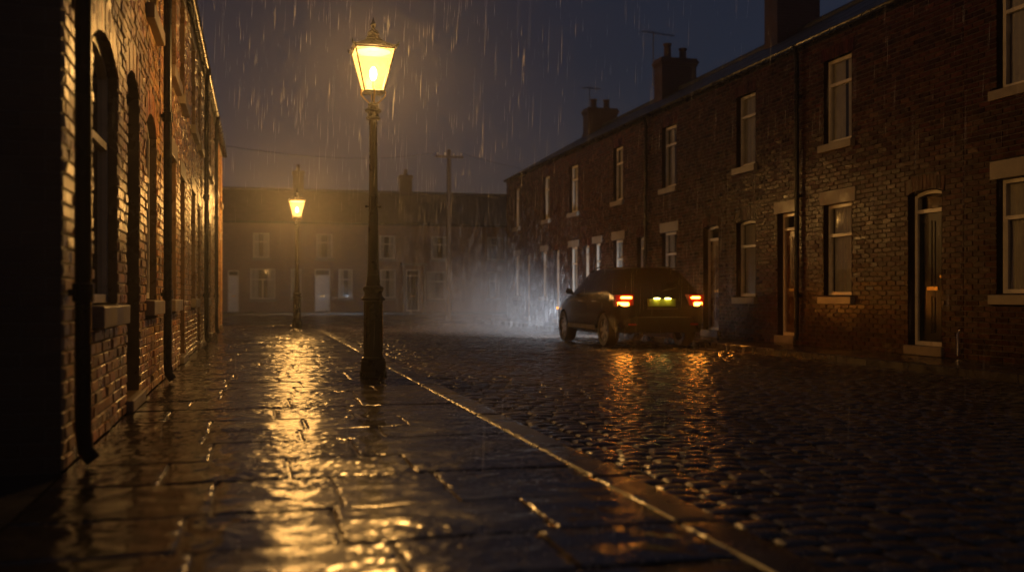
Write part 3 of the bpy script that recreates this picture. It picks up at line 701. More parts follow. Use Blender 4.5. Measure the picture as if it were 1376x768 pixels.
# ------------------------------------------------------------------ street lamps
def lamp_prototype():
    root = thing('street_lamp', (1.27, 11.03, 0), 'tall ornate black lamp post at the kerb, large glowing lantern against the night sky', 'street lamp', 'old fashioned street lamps on the pavement')
    c = (1.27, 11.03, 0)
    b = MB(); b.lathe(c, [(0.150, 0), (0.150, 0.05), (0.140, 0.06), (0.140, 0.165), (0.128, 0.175), (0.132, 0.19), (0.128, 0.205), (0.110, 0.215)], 40)
    for k in range(4):
        a = math.pi/4+k*math.pi/2; b.lathe((c[0]+0.165*math.cos(a), c[1]+0.165*math.sin(a), 0), [(0.022, 0), (0.022, 0.022), (0.012, 0.03), (0.012, 0.045)], 6)
    b.build('plinth', M['iron'], root, smooth='auto')
    b = MB(); fl = lambda z, k: (0.035 if k % 4 < 2 else -0.035) if 0.27 < z < 0.80 else 0
    b.lathe(c, [(0.110, 0.216), (0.108, 0.25), (0.104, 0.27), (0.104, 0.28), (0.102, 0.79), (0.102, 0.80), (0.108, 0.83)], 48, fl); b.build('pedestal', M['iron'], root, smooth='auto')
    b = MB(); b.lathe(c, [(0.110, 0.831), (0.134, 0.842), (0.136, 0.858), (0.118, 0.868), (0.100, 0.89), (0.096, 0.92), (0.112, 0.945), (0.118, 0.965), (0.110, 0.985), (0.082, 1.0), (0.074, 1.05), (0.066, 1.12)], 40)
    b.build('collar', M['iron'], root, smooth='auto')
    fs = lambda z, k: (-0.05 if k % 4 == 0 else 0.0) if 1.2 < z < 2.74 else 0
    b = MB(); b.lathe(c, [(0.066, 1.121), (0.062, 1.18), (0.061, 1.21), (0.050, 1.9), (0.043, 2.73), (0.043, 2.76), (0.050, 2.79), (0.045, 2.82)], 40, fs); b.build('shaft', M['iron'], root, smooth='auto')
    b = MB()
    for s in (-1, 1): b.tube([(c[0], c[1], 1.87), (c[0]+s*0.075, c[1], 1.87)], 0.008, 8); b.lathe((c[0]+s*0.078, c[1], 1.858), [(0.012, 0), (0.014, 0.012), (0.012, 0.024)], 8)
    b.build('ladder_lug', M['iron'], root)
    b = MB(); b.lathe(c, [(0.045, 2.821), (0.075, 2.83), (0.080, 2.85), (0.060, 2.87), (0.058, 2.90), (0.088, 2.915), (0.092, 2.935), (0.066, 2.955), (0.052, 2.98), (0.060, 3.0), (0.04, 3.02), (0.018, 3.03), (0.016, 3.115)], 32)
    b.build('capital', M['iron'], root, smooth='auto')
    b = MB()
    for k in range(4):   # curled cradle arms
        a = k*math.pi/2; ca, sa = math.cos(a), math.sin(a); pts = []
        for (r, z) in ((0.03, 2.99), (0.055, 3.02), (0.10, 3.06), (0.135, 3.10), (0.138, 3.135), (0.115, 3.155), (0.085, 3.15), (0.07, 3.13), (0.085, 3.115)): pts.append((c[0]+r*ca, c[1]+r*sa, z))
        b.tube(pts, 0.0085, 8)
    b.build('cradle_bracket', M['brass'], root, smooth='auto')
    # lantern: four tapering panes between iron bars
    zb, zt, hb, hw = 3.13, 3.585, 0.105, 0.215
    b = MB(); b.box((c[0]-hb-0.012, c[1]-hb-0.012, zb-0.014), (c[0]+hb+0.012, c[1]+hb+0.012, zb))
    cb_ = [(-1, -1), (1, -1), (1, 1), (-1, 1)]
    for (sx, sy) in cb_: b.tube([(c[0]+sx*hb, c[1]+sy*hb, zb), (c[0]+sx*hw, c[1]+sy*hw, zt)], 0.0085, 6)
    for i in range(4):
        p, q = cb_[i], cb_[(i+1) % 4]
        b.tube([(c[0]+p[0]*hw, c[1]+p[1]*hw, zt), (c[0]+q[0]*hw, c[1]+q[1]*hw, zt)], 0.010, 6)
        b.tube([(c[0]+p[0]*hb, c[1]+p[1]*hb, zb+0.006), (c[0]+q[0]*hb, c[1]+q[1]*hb, zb+0.006)], 0.009, 6)
    fr = b.build('lantern_frame', M['iron'], root)
    for i in range(4):
        p, q = cb_[i], cb_[(i+1) % 4]; b = MB(); e = 0.004
        b.add([(c[0]+p[0]*(hb-e), c[1]+p[1]*(hb-e), zb+0.004), (c[0]+q[0]*(hb-e), c[1]+q[1]*(hb-e), zb+0.004), (c[0]+q[0]*(hw-e), c[1]+q[1]*(hw-e), zt-0.004), (c[0]+p[0]*(hw-e), c[1]+p[1]*(hw-e), zt-0.004)], [(0, 1, 2, 3)])
        b.build('pane', M['lamp_pane'], fr)
    b = MB(); h2 = hw+0.028
    def ring(h, z): return [(c[0]-h, c[1]-h, z), (c[0]+h, c[1]-h, z), (c[0]+h, c[1]+h, z), (c[0]-h, c[1]+h, z)]
    rings = [ring(hw, zt+0.004), ring(h2, zt+0.012), ring(h2, zt+0.022), ring(0.165, zt+0.06), ring(0.10, zt+0.10), ring(0.075, zt+0.125)]
    vs = sum(rings, []); fsx = [(0, 3, 2, 1)]
    for i in range(len(rings)-1):
        for k in range(4): fsx.append((4*i+k, 4*i+(k+1) % 4, 4*i+4+(k+1) % 4, 4*i+4+k))
    fsx.append(tuple(4*(len(rings)-1)+k for k in range(4))); b.add(vs, fsx)
    for (sx, sy) in cb_:   # upturned corner ears
        b.tube([(c[0]+sx*h2*0.92, c[1]+sy*h2*0.92, zt+0.02), (c[0]+sx*(h2+0.005), c[1]+sy*(h2+0.005), zt+0.035), (c[0]+sx*(h2+0.012), c[1]+sy*(h2+0.012), zt+0.07)], [0.016, 0.012, 0.003], 6)
    b.build('lantern_roof', M['iron'], root)
    b = MB(); b.lathe((c[0], c[1], zt-0.022), [(0.10, 0), (0.19, 0.012), (0.19, 0.018)], 24); b.build('reflector', M['reflector'], root)
    b = MB(); b.lathe((c[0], c[1], zt), [(0.074, 0.126), (0.080, 0.135), (0.080, 0.15), (0.062, 0.16), (0.068, 0.185), (0.062, 0.21), (0.038, 0.235), (0.022, 0.24), (0.020, 0.262), (0.034, 0.275), (0.036, 0.29), (0.018, 0.318), (0.003, 0.372)], 24)
    b.build('finial', M['iron'], root, smooth='auto')
    b = MB(); b.tube([(c[0], c[1], zb), (c[0], c[1], zb+0.12)], 0.012, 8); b.build('burner', M['brass'], root)
    b = MB(); b.lathe((c[0], c[1], zb+0.13), [(0.012, 0), (0.034, 0.03), (0.042, 0.07), (0.036, 0.115), (0.014, 0.15)], 16); b.build('glowing_mantle', M['bulb'], root, smooth=True)
    return root
def lamp_light(loc, power):
    ld = bpy.data.lights.new('lantern_light', 'POINT'); ld.energy = power; ld.color = LAMP_COL; ld.shadow_soft_size = 0.06
    lo = bpy.data.objects.new('lantern_light', ld); COL.objects.link(lo); lo.location = loc; return lo
lamp1 = lamp_prototype()
l1 = lamp_light((0, 0, 3.37), LAMP_POWER); l1.parent = lamp1
lamp2 = lamp1.copy(); COL.objects.link(lamp2); lamp2.location = (1.17, 28.9, 0)
for ch in list(lamp1.children):
    k = ch.copy(); COL.objects.link(k); k.parent = lamp2
    for g2 in list(ch.children):
        k2 = g2.copy(); COL.objects.link(k2); k2.parent = k
l2 = [o for o in lamp2.children if o.type == 'LIGHT'][0]; l2.data = l2.data.copy(); l2.data.energy = LAMP_POWER*2.4
lamp2['label'] = 'distant lamp post nearer the misty end houses, its small lantern in a gold halo'

# ------------------------------------------------------------------ telegraph pole and wires
tp = thing('telegraph_pole', (8.55, 44.5, -0.13), 'bare wooden telegraph pole in the mist between the big lamp and the car', 'telegraph pole')
b = MB(); b.lathe((8.55, 44.5, -0.13), [(0.13, 0), (0.12, 1.5), (0.105, 4.5), (0.09, 7.62), (0.02, 7.7)], 14); b.build('post', M['wood'], tp, smooth='auto')
b = MB(); b.box((7.9, 44.36, 7.15), (9.2, 44.44, 7.25)); ca = b.build('crossarm', M['wood'], tp)
for x in (8.0, 8.35, 8.75, 9.1):
    b = MB(); b.lathe((x, 44.4, 7.252), [(0.012, 0), (0.012, 0.05), (0.035, 0.06), (0.03, 0.12), (0.01, 0.13)], 8); b.build('insulator', M['reflector'], ca)
def wire(p, q, sag, label):
    b = MB(); pts = []
    for i in range(25):
        t = i/24; pts.append((p[0]+(q[0]-p[0])*t, p[1]+(q[1]-p[1])*t, p[2]+(q[2]-p[2])*t-sag*4*t*(1-t)))
    b.tube(pts, 0.009, 5); return tag(b.build('overhead_wire', M['wire']), label, 'wire', 'overhead wires')
wire((8.0, 44.4, 7.38), (WL-0.3, 30.0, 5.3), 0.35, 'thin wire slung from the wooden pole across to the lamp-side roof')
wire((9.1, 44.4, 7.38), (18.0, 50.0, 7.0), 0.2, 'thin wire running from the wooden pole away behind the car-side row')

# ------------------------------------------------------------------ the car
def build_car(cx, y0, z0):
    """x across, y forward from the tail, z up"""
    root = thing('parked_car', (cx, y0+2.1, z0), 'wet black hatchback at the far kerb, tail lights on, headlights shining into rain', 'car')
    P = lambda x, y, z: (cx+x, y0+y, z0+z)
    # y, floor z, half width low, half width mid, belt z, belt half width, roof z, roof half width
    st = [(0.00, 0.42, 0.60, 0.70, 0.62, 0.70, 0.66, 0.55),
          (0.04, 0.36, 0.74, 0.80, 0.72, 0.80, 0.80, 0.64),
          (0.10, 0.32, 0.80, 0.86, 0.86, 0.85, 0.96, 0.74),
          (0.17, 0.30, 0.82, 0.88, 0.97, 0.86, 1.06, 0.76),
          (0.34, 0.28, 0.83, 0.89, 1.02, 0.86, 1.24, 0.70),
          (0.60, 0.27, 0.84, 0.895, 1.03, 0.86, 1.50, 0.585),
          (0.90, 0.26, 0.84, 0.90, 1.03, 0.865, 1.53, 0.59),
          (1.30, 0.25, 0.84, 0.90, 1.02, 0.87, 1.555, 0.61),
          (1.90, 0.25, 0.84, 0.90, 1.01, 0.87, 1.55, 0.61),
          (2.35, 0.25, 0.84, 0.90, 1.00, 0.87, 1.50, 0.60),
          (2.75, 0.25, 0.84, 0.90, 0.99, 0.865, 1.31, 0.64),
          (3.10, 0.25, 0.83, 0.89, 0.96, 0.85, 1.07, 0.72),
          (3.45, 0.25, 0.82, 0.885, 0.90, 0.83, 0.99, 0.66),
          (3.85, 0.26, 0.79, 0.86, 0.82, 0.79, 0.91, 0.60),
          (4.10, 0.30, 0.70, 0.77, 0.70, 0.72, 0.79, 0.52),
          (4.20, 0.36, 0.58, 0.66, 0.58, 0.62, 0.64, 0.44)]
    def sect(s):
        y, zf, wl, wm, zb, wb, zr, wr = s
        zm = zf+(zb-zf)*0.45
        h = [(0, zf), (wl*0.9, zf), (wl, zf+0.05), (wm-0.01, zf+(zm-zf)*0.6), (wm, zm), (wm-0.004, zm+(zb-zm)*0.55), (wb, zb), (wb*0.985, zb+(zr-zb)*0.10)]
        for t in (0.4, 0.72, 0.9): h.append((wb+(wr-wb)*t**1.15, zb+(zr-zb)*t))
        h += [(wr*0.93, zr-(zr-zb)*0.035), (wr*0.72, zr+0.004), (wr*0.35, zr+0.016), (0, zr+0.02)]
        return h
    b = MB(); secs = [sect(s) for s in st]; n = len(secs[0]); m = 2*n-2; vs = []
    for s, h in zip(st, secs):
        loop = h + [(-x, z) for (x, z) in reversed(h[1:-1])]
        vs += [P(x, s[0], z) for x, z in loop]
    fs = []
    for i in range(len(st)-1):
        for k in range(m): fs.append((i*m+k, i*m+(k+1) % m, (i+1)*m+(k+1) % m, (i+1)*m+k))
    fs.append(tuple(range(m-1, -1, -1))); fs.append(tuple((len(st)-1)*m+k for k in range(m)))
    b.add(vs, fs); body = b.build('body', M['paint_car'], root)
    bm = bmesh.new(); bm.from_mesh(body.data); bmesh.ops.recalc_face_normals(bm, faces=bm.faces); bm.to_mesh(body.data); bm.free()
    wy = (0.80, 3.38)
    cuts = []
    for y in wy:
        c_ = MB(); vs = []; nn = 32
        for x in (-1.2, 1.2):
            for k in range(nn):
                a = 2*math.pi*k/nn; vs.append(P(x, y+0.375*math.cos(a), 0.33+0.375*math.sin(a)))
        c_.add(vs, [(k, (k+1) % nn, nn+(k+1) % nn, nn+k) for k in range(nn)] + [tuple(range(nn-1, -1, -1)), tuple(range(nn, 2*nn))])
        co = c_.build('arch_cutter', M['trim'], root)
        bb = bmesh.new(); bb.from_mesh(co.data); bmesh.ops.recalc_face_normals(bb, faces=bb.faces); bb.to_mesh(co.data); bb.free()
        md = body.modifiers.new('arch', 'BOOLEAN'); md.operation = 'DIFFERENCE'; md.object = co; md.solver = 'EXACT'; cuts.append(co)
    bpy.context.view_layer.update(); dg = bpy.context.evaluated_depsgraph_get()
    me = bpy.data.meshes.new_from_object(body.evaluated_get(dg)); body.modifiers.clear(); body.data = me
    me.polygons.foreach_set('use_smooth', [True]*len(me.polygons)); me.set_sharp_from_angle(angle=R(38))
    for co in cuts: bpy.data.objects.remove(co)
    # a half-section lookup so panels sit on the body skin
    def skin(y, t, off=0.004):      # t: 0 belt .. 1 roof edge; returns x, z on the side glass plane
        for i in range(len(st)-1):
            if st[i][0] <= y <= st[i+1][0]:
                f = (y-st[i][0])/(st[i+1][0]-st[i][0]); a = [p+(q-p)*f for p, q in zip(st[i], st[i+1])]; break
        _, zf, wl, wm, zb, wb, zr, wr = a
        return (wb+(wr-wb)*t**1.15+off, zb+(zr-zb)*t)
    for side in (-1, 1):
        for (ya, yb, ta, tb, sl) in ((0.62, 0.98, 0.14, 0.80, -0.02), (1.05, 1.74, 0.12, 0.86, 0), (1.81, 2.62, 0.12, 0.86, 0)):
            g_ = MB(); vs = []; nu, nv = 6, 4
            for i in range(nu+1):
                for j in range(nv+1):
                    y = ya+(yb-ya)*i/nu; t = ta+(tb-ta)*j/nv
                    if ya < 0.7: y = max(y, ya+0.16*(j/nv)*(1-i/nu))
                    if yb > 2.5: y = y + (0.42*(1-j/nv)-0.12)*(i/nu)*0.7
                    x, z = skin(min(y, 3.05), t); vs.append(P(side*x, y, z))
            g_.add(vs, [(i*(nv+1)+j, (i+1)*(nv+1)+j, (i+1)*(nv+1)+j+1, i*(nv+1)+j+1) for i in range(nu) for j in range(nv)])
            g_.build('side_window', M['car_glass'], root, smooth=True)
    def low(y, t, off=0.0015):
        for i in range(len(st)-1):
            if st[i][0] <= y <= st[i+1][0]:
                f = (y-st[i][0])/(st[i+1][0]-st[i][0]); ha, hb = secs[i], secs[i+1]; break
        pts = [(pa[0]+(pb[0]-pa[0])*f, pa[1]+(pb[1]-pa[1])*f) for pa, pb in zip(ha, hb)][2:8]
        q = t*(len(pts)-1); k = min(int(q), len(pts)-2); g2 = q-k
        return pts[k][0]+(pts[k+1][0]-pts[k][0])*g2+off, pts[k][1]+(pts[k+1][1]-pts[k][1])*g2
    for side in (-1, 1):
        b = MB()
        for (y, ta, tb) in ((1.02, 0.62, 1.0), (1.77, 0.08, 1.0), (2.86, 0.08, 0.98)):
            vs = []; nn = 10
            for i in range(nn+1):
                x, z = low(y, ta+(tb-ta)*i/nn); vs += [P(side*x, y-0.006, z), P(side*x, y+0.006, z)]
            b.add(vs, [(2*i, 2*i+1, 2*i+3, 2*i+2) for i in range(nn)])
        b.build('panel_gap', M['soot_gap'], body)  # thin strips on the skin, coloured as the shade in the door seams
    b = MB()
    for sx in (-1, 1):
        b.box(P(sx*0.545-0.004, 0.02, 0.66), P(sx*0.545+0.004, 0.05, 0.73))
    b.box(P(-0.54, 0.012, 0.652), P(0.54, 0.04, 0.66)); b.build('tailgate_gap', M['soot_gap'], body)
    # rear window, windscreen
    def across(yz, hw0, hw1, name, ny=5, off=0.008):
        g_ = MB(); vs = []
        for j in range(ny+1):
            t = j/ny; y = yz[0][0]+(yz[1][0]-yz[0][0])*t; z = yz[0][1]+(yz[1][1]-yz[0][1])*t; hw = hw0+(hw1-hw0)*t
            for i in range(9):
                u = -1+2*i/8; vs.append(P(hw*u, y+(0.05*u*u if yz[0][0] < 1 else -0.05*u*u), z))
        g_.add(vs, [(j*9+i, j*9+i+1, (j+1)*9+i+1, (j+1)*9+i) for j in range(ny) for i in range(8)])
        return g_.build(name, M['car_glass'], root, smooth=True)
    across(((0.175, 1.09), (0.52, 1.45)), 0.66, 0.52, 'rear_window')
    across(((3.12, 1.09), (2.40, 1.53)), 0.70, 0.56, 'windscreen')
    b = MB()                        # spoiler over the rear window
    b.hexa([P(-0.55, 0.34, 1.50), P(0.55, 0.34, 1.50), P(0.57, 0.75, 1.51), P(-0.57, 0.75, 1.51), P(-0.53, 0.32, 1.52), P(0.53, 0.32, 1.52), P(0.55, 0.80, 1.545), P(-0.55, 0.80, 1.545)])
    s = b.build('spoiler', M['paint_car'], root); bv = s.modifiers.new('b', 'BEVEL'); bv.width = 0.01; bv.segments = 2
    b = MB()                        # bumper with rounded ends
    prof = [(0.30, -0.01), (0.34, -0.05), (0.50, -0.075), (0.58, -0.06), (0.60, -0.02)]; vs = []; cols = 13
    for i in range(cols):
        u = -1+2*i/(cols-1); bend = 0.20*abs(u)**4
        for (z, y) in prof: vs.append(P(0.86*u*(1-0.02*abs(u)), y+bend, z))
        vs.append(P(0.84*u, 0.12+bend*0.8, 0.60)); vs.append(P(0.84*u, 0.12+bend*0.8, 0.30))
    k = len(prof)+2
    b.add(vs, [(i*k+j, (i+1)*k+j, (i+1)*k+(j+1) % k, i*k+(j+1) % k) for i in range(cols-1) for j in range(k)] + [tuple(range(k)), tuple((cols-1)*k+j for j in range(k))])
    bump = b.build('rear_bumper', M['trim'], root, smooth='auto')
    for sx in (-1, 1):
        b = MB(); b.box(P(sx*0.62-0.07, -0.072, 0.44), P(sx*0.62+0.07, -0.03, 0.475)); b.build('reflector', M['refl_red'], bump)
    b = MB(); b.box(P(-0.31, 0.005, 0.735), P(0.31, 0.055, 0.765)); b.build('tailgate_trim', M['chrome'], root)
    b = MB(); b.box(P(-0.26, 0.012, 0.80), P(0.26, 0.026, 0.915)); b.box(P(-0.28, 0.020, 0.785), P(0.28, 0.06, 0.935)); np_ = b.build('number_plate', M['plate'], root)
    for sx in (-1, 1):
        b = MB(); b.lathe(P(sx*0.11, 0.004, 0.925), [(0.02, 0), (0.055, 0.006), (0.06, 0.018), (0.03, 0.026)], 14); b.build('plate_light', M['plate_lamp'], np_, smooth=True)
    for sx in (-1, 1):              # tail light clusters wrapping the corner
        b = MB(); n = 8; vs = []
        for i in range(n+1):
            t = i/n; x = 0.56+0.325*min(1, t*1.35); y = 0.045+0.10*max(0, (t-0.3)/0.7)**1.3*1.6
            if t > 0.74: x = 0.892; y = 0.10+0.42*(t-0.74)
            zt = 1.02-0.02*t; zb = 0.74+0.06*t
            vs += [P(sx*x, y, zb), P(sx*x, y, zt), P(sx*(x-0.05), y+0.08, zt), P(sx*(x-0.05), y+0.08, zb)]
        b.add(vs, [(4*i+j, 4*i+4+j, 4*i+4+(j+1) % 4, 4*i+(j+1) % 4) for i in range(n) for j in range(4)] + [(0, 1, 2, 3), (4*n, 4*n+1, 4*n+2, 4*n+3)])
        tl = b.build('tail_light', M['tail_red'], root, smooth='auto')
        for (za, zb, xa, xb) in ((0.935, 0.975, 0.60, 0.80), (0.80, 0.87, 0.66, 0.86)):
            b = MB(); vs = []
            for i in range(7):
                t = i/6; x = xa+(xb-xa)*t; tt = (x-0.56)/0.325/1.35; y = 0.045+0.16*max(0, (tt-0.3)/0.7)**1.3-0.012; rr = 0.008*(1 if i in (0, 6) else 0)
                vs += [P(sx*x, y, za+rr), P(sx*x, y, zb-rr), P(sx*x, y+0.03, zb-rr), P(sx*x, y+0.03, za+rr)]
            b.add(vs, [(4*i+j, 4*i+4+j, 4*i+4+(j+1) % 4, 4*i+(j+1) % 4) for i in range(6) for j in range(4)] + [(0, 1, 2, 3), (24, 25, 26, 27)])
            b.build('light_bar', M['tail_bar'], tl)
    for y in wy:
        for sx in (-1, 1):
            b = MB(); prof = [(0.215, 0.0), (0.30, -0.01), (0.328, 0.02), (0.335, 0.06), (0.335, 0.15), (0.328, 0.19), (0.30, 0.215), (0.215, 0.205)]
            vs = []; nn = 36; 
            for (r, dx) in prof:
                for k in range(nn): a = 2*math.pi*k/nn; vs.append(P(sx*(0.885-dx), y+r*math.cos(a), 0.335+r*math.sin(a)))
            b.add(vs, [(i*nn+k, i*nn+(k+1) % nn, ((i+1) % 8)*nn+(k+1) % nn, ((i+1) % 8)*nn+k) for i in range(8) for k in range(nn)])
            wh = b.build('wheel', M['rubber'], root, smooth='auto')
            b = MB(); vs = []; rp = [(0.222, 0.004), (0.205, 0.02), (0.195, 0.09)]
            for (r, dx) in rp:
                for k in range(nn): a = 2*math.pi*k/nn; vs.append(P(sx*(0.885-dx), y+r*math.cos(a), 0.335+r*math.sin(a)))
            b.add(vs, [(i*nn+k, i*nn+(k+1) % nn, (i+1)*nn+(k+1) % nn, (i+1)*nn+k) for i in range(2) for k in range(nn)] + [tuple(2*nn+k for k in range(nn))])
            for q in range(7):
                a = 2*math.pi*q/7; da = 0.16
                b.hexa([P(sx*0.845, y+0.03*math.cos(a-1.2), 0.335+0.03*math.sin(a-1.2)), P(sx*0.845, y+0.03*math.cos(a+1.2), 0.335+0.03*math.sin(a+1.2)), P(sx*0.845, y+0.208*math.cos(a+da), 0.335+0.208*math.sin(a+da)), P(sx*0.845, y+0.208*math.cos(a-da), 0.335+0.208*math.sin(a-da)),
                        P(sx*0.868, y+0.03*math.cos(a-1.2), 0.335+0.03*math.sin(a-1.2)), P(sx*0.868, y+0.03*math.cos(a+1.2), 0.335+0.03*math.sin(a+1.2)), P(sx*0.873, y+0.208*math.cos(a+da), 0.335+0.208*math.sin(a+da)), P(sx*0.873, y+0.208*math.cos(a-da), 0.335+0.208*math.sin(a-da))])
            b.build('rim', M['rim'], wh)
    for sx in (-1, 1):
        b = MB(); vs = []
        for i in range(7):
            a = math.pi*i/6; vs += []
        b.hexa([P(sx*0.87, 2.62, 1.02), P(sx*1.06, 2.60, 1.03), P(sx*1.05, 2.76, 1.05), P(sx*0.90, 2.80, 1.03), P(sx*0.93, 2.62, 1.15), P(sx*1.05, 2.61, 1.16), P(sx*1.03, 2.73, 1.14), P(sx*0.95, 2.76, 1.13)])
        mr = b.build('wing_mirror', M['paint_car'], root); bv = mr.modifiers.new('b', 'BEVEL'); bv.width = 0.03; bv.segments = 3
        b = MB(); b.add([P(sx*0.945, 2.596, 1.045), P(sx*1.045, 2.588, 1.05), P(sx*1.04, 2.60, 1.145), P(sx*0.95, 2.606, 1.14)], [(0, 1, 2, 3)]); b.build('mirror_glass', M['chrome'], mr)
        for y in (1.18, 2.02):
            b = MB(); b.tube([P(sx*0.895, y, 0.885), P(sx*0.925, y+0.03, 0.89), P(sx*0.925, y+0.17, 0.89), P(sx*0.895, y+0.20, 0.885)], 0.013, 8); b.build('door_handle', M['chrome'], root, smooth=True)
        b = MB(); b.tube([P(sx*0.59, 0.95, 1.51), P(sx*0.58, 1.05, 1.56), P(sx*0.585, 1.5, 1.58), P(sx*0.58, 2.0, 1.565), P(sx*0.59, 2.1, 1.52)], 0.012, 6); b.build('roof_rail', M['trim'], root, smooth=True)
        b = MB(); b.box(P(sx*0.905-0.008, 0.0+1.22, 0.34), P(sx*0.905+0.008, 2.92, 0.42)); b.build('sill_trim', M['trim'], root)
        b = MB(); b.box(P(sx*0.60-0.13, 4.055, 0.66), P(sx*0.60+0.13, 4.15, 0.76)); hl = b.build('headlight', M['head_lamp'], root); bv = hl.modifiers.new('b', 'BEVEL'); bv.width = 0.02; bv.segments = 2
        b = MB(); b.box(P(sx*0.875-0.01, 3.80, 0.70), P(sx*0.875+0.01, 3.90, 0.745)); b.build('side_marker', M['amber'], root)
        ld = bpy.data.lights.new('headlight_beam', 'SPOT'); ld.energy = 1000; ld.color = (0.80, 0.88, 1.0); ld.spot_size = R(75); ld.spot_blend = 0.8; ld.shadow_soft_size = 0.06
        lo = bpy.data.objects.new('headlight_beam', ld); COL.objects.link(lo); lo.parent = root
        wl_ = P(sx*0.60, 4.28, 0.70); lo.location = (wl_[0]-cx, wl_[1]-(y0+2.1), wl_[2]-z0); lo.rotation_euler = (R(86), 0, 0)
    b = MB(); b.tube([P(0.02, 0.07, 1.085), P(0.30, 0.12, 1.13)], 0.01, 6); b.build('rear_wiper', M['trim'], root)
    b = MB(); b.tube([P(-0.45, -0.03, 0.29), P(-0.45, 0.2, 0.29)], 0.03, 10); b.build('exhaust', M['chrome'], root)
    return root
build_car(7.40, 17.35, ROADZ+0.002)

# ------------------------------------------------------------------ rain
def rain(n, region, seed, rr=(0.0011, 0.0022), ll=(0.10, 0.34)):
    rnd = random.Random(seed); b = RB
    for _ in range(n):
        p = region(rnd)
        if p is None: continue
        x, y, z = p; L = rnd.uniform(*ll); r = rnd.uniform(*rr); sx = -0.035*L; sy = 0.0
        vs = [(x, y, z)]
        for zz in (0.25,):
            for k in range(3): a = 2*math.pi*k/3+x; vs.append((x-sx*zz+r*math.cos(a), y+r*math.sin(a), z+L*zz))
        vs.append((x-sx, y, z+L))
        b.add(vs, [(0, 2, 1), (0, 3, 2), (0, 1, 3), (1, 2, 4), (2, 3, 4), (3, 1, 4)])
RB = MB()
cs, sn = math.cos(R(14.5)), math.sin(R(14.5))
def in_view(r):
    zc = 4.5 + 34*r.random()**1.2; px = r.uniform(-0.56, 0.56)*zc
    X = px*cs + zc*sn; Y = -px*sn + zc*cs; z = r.uniform(0, 9.0)
    if X < WL+0.2 or X > WR-0.2 or Y > 53: return None
    return (X, Y, z)
rain(3800, in_view, 3, (0.00045, 0.00095), (0.06, 0.42))
rain(2600, lambda r: (r.uniform(3.5, 9.0), 21.8+r.random()**1.6*10, 3.4*r.random()**1.4), 5, (0.0006, 0.0012), (0.12, 0.4))
rain(500, lambda r: (1.27+r.gauss(0, 1.2), 11.0+r.gauss(0, 1.3), r.uniform(1.8, 5.2)), 6, (0.0006, 0.0012), (0.10, 0.30))
tag(RB.build('rain', M['rain']), 'thin threads of rain falling across the whole street', 'rain', kind='stuff')

# splash beads thrown up from the wet stones
sb = MB(); rnd = random.Random(11)
for _ in range(2600):
    zc = 3.2 + 20*rnd.random()**1.5; px = rnd.uniform(-0.3, 0.55)*zc; X = px*cs+zc*sn; Y = -px*sn+zc*cs
    if X < WL+0.05 or X > RX0-0.05: continue
    gz = 0.0 if X < KX1 else ROADZ; r = rnd.uniform(0.0012, 0.003); z = gz + 0.004 + abs(rnd.gauss(0, 0.014))
    sb.add([(X+r, Y, z), (X, Y+r, z), (X-r, Y, z), (X, Y-r, z), (X, Y, z+r), (X, Y, z-r)], [(0, 1, 4), (1, 2, 4), (2, 3, 4), (3, 0, 4), (1, 0, 5), (2, 1, 5), (3, 2, 5), (0, 3, 5)])
tag(sb.build('rain_splash', M['rain'], smooth=True), 'tiny beads of splashing rainwater over the wet stones', 'rain', kind='stuff')

# ------------------------------------------------------------------ wet night air
hz = MB(); hz.box((-36, -10, -1.2), (46, 78, 9.8))
m, nt, out = newmat('night_haze'); pv = N(nt, 'ShaderNodeVolumePrincipled'); pv.inputs['Color'].default_value = (0.86, 0.86, 0.88, 1)
pv.inputs['Density'].default_value = HAZE; pv.inputs['Anisotropy'].default_value = 0.89
nt.links.new(pv.outputs[0], out.inputs['Volume'])
ho = hz.build('haze', m); tag(ho, 'thin wet haze filling the street and glowing round the lamps', 'haze', kind='stuff')

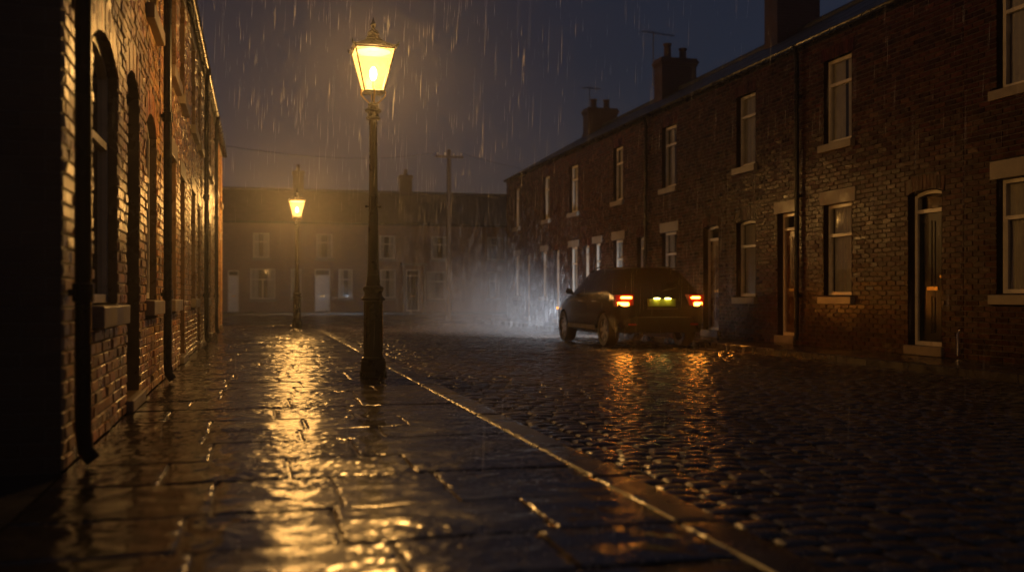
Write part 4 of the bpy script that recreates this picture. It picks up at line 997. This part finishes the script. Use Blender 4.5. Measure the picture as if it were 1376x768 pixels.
sp = MB(); n1, n2 = 40, 20; vs = [(6.2+3.2*math.sin(math.pi*j/n2)*math.cos(2*math.pi*i/n1), 26.4+5.8*math.sin(math.pi*j/n2)*math.sin(2*math.pi*i/n1), 0.0+3.0*math.cos(math.pi*j/n2)) for j in range(1, n2) for i in range(n1)]
sp.add(vs+[(6.2, 26.4, 3.0), (6.2, 26.4, -3.0)], [(j*n1+i, (j+1)*n1+i, (j+1)*n1+(i+1) % n1, j*n1+(i+1) % n1) for j in range(n2-2) for i in range(n1)]
   + [(len(vs), i, (i+1) % n1) for i in range(n1)] + [(len(vs)+1, (n2-2)*n1+(i+1) % n1, (n2-2)*n1+i) for i in range(n1)])
m, nt, out = newmat('rain_spray'); pv = N(nt, 'ShaderNodeVolumePrincipled'); pv.inputs['Color'].default_value = (0.9, 0.9, 0.92, 1)
pv.inputs['Anisotropy'].default_value = 0.0
gp = nt.nodes.new('ShaderNodeNewGeometry'); vm = nt.nodes.new('ShaderNodeVectorMath'); vm.operation = 'SUBTRACT'; vm.inputs[1].default_value = (6.2, 26.4, 0.0)
nt.links.new(gp.outputs['Position'], vm.inputs[0]); vd = nt.nodes.new('ShaderNodeVectorMath'); vd.operation = 'DIVIDE'; vd.inputs[1].default_value = (3.2, 5.8, 3.0); nt.links.new(vm.outputs[0], vd.inputs[0])
vl = nt.nodes.new('ShaderNodeVectorMath'); vl.operation = 'LENGTH'; nt.links.new(vd.outputs[0], vl.inputs[0])
mr = nt.nodes.new('ShaderNodeMapRange'); mr.interpolation_type = 'SMOOTHERSTEP'; mr.inputs['From Min'].default_value = 1.0; mr.inputs['From Max'].default_value = 0.0
mr.inputs['To Min'].default_value = 0.0; mr.inputs['To Max'].default_value = 0.075; nt.links.new(vl.outputs['Value'], mr.inputs['Value']); nt.links.new(mr.outputs[0], pv.inputs['Density'])
nt.links.new(pv.outputs[0], out.inputs['Volume'])
tag(sp.build('spray', m), 'fine rain spray glowing white ahead of the car', 'spray', kind='stuff')
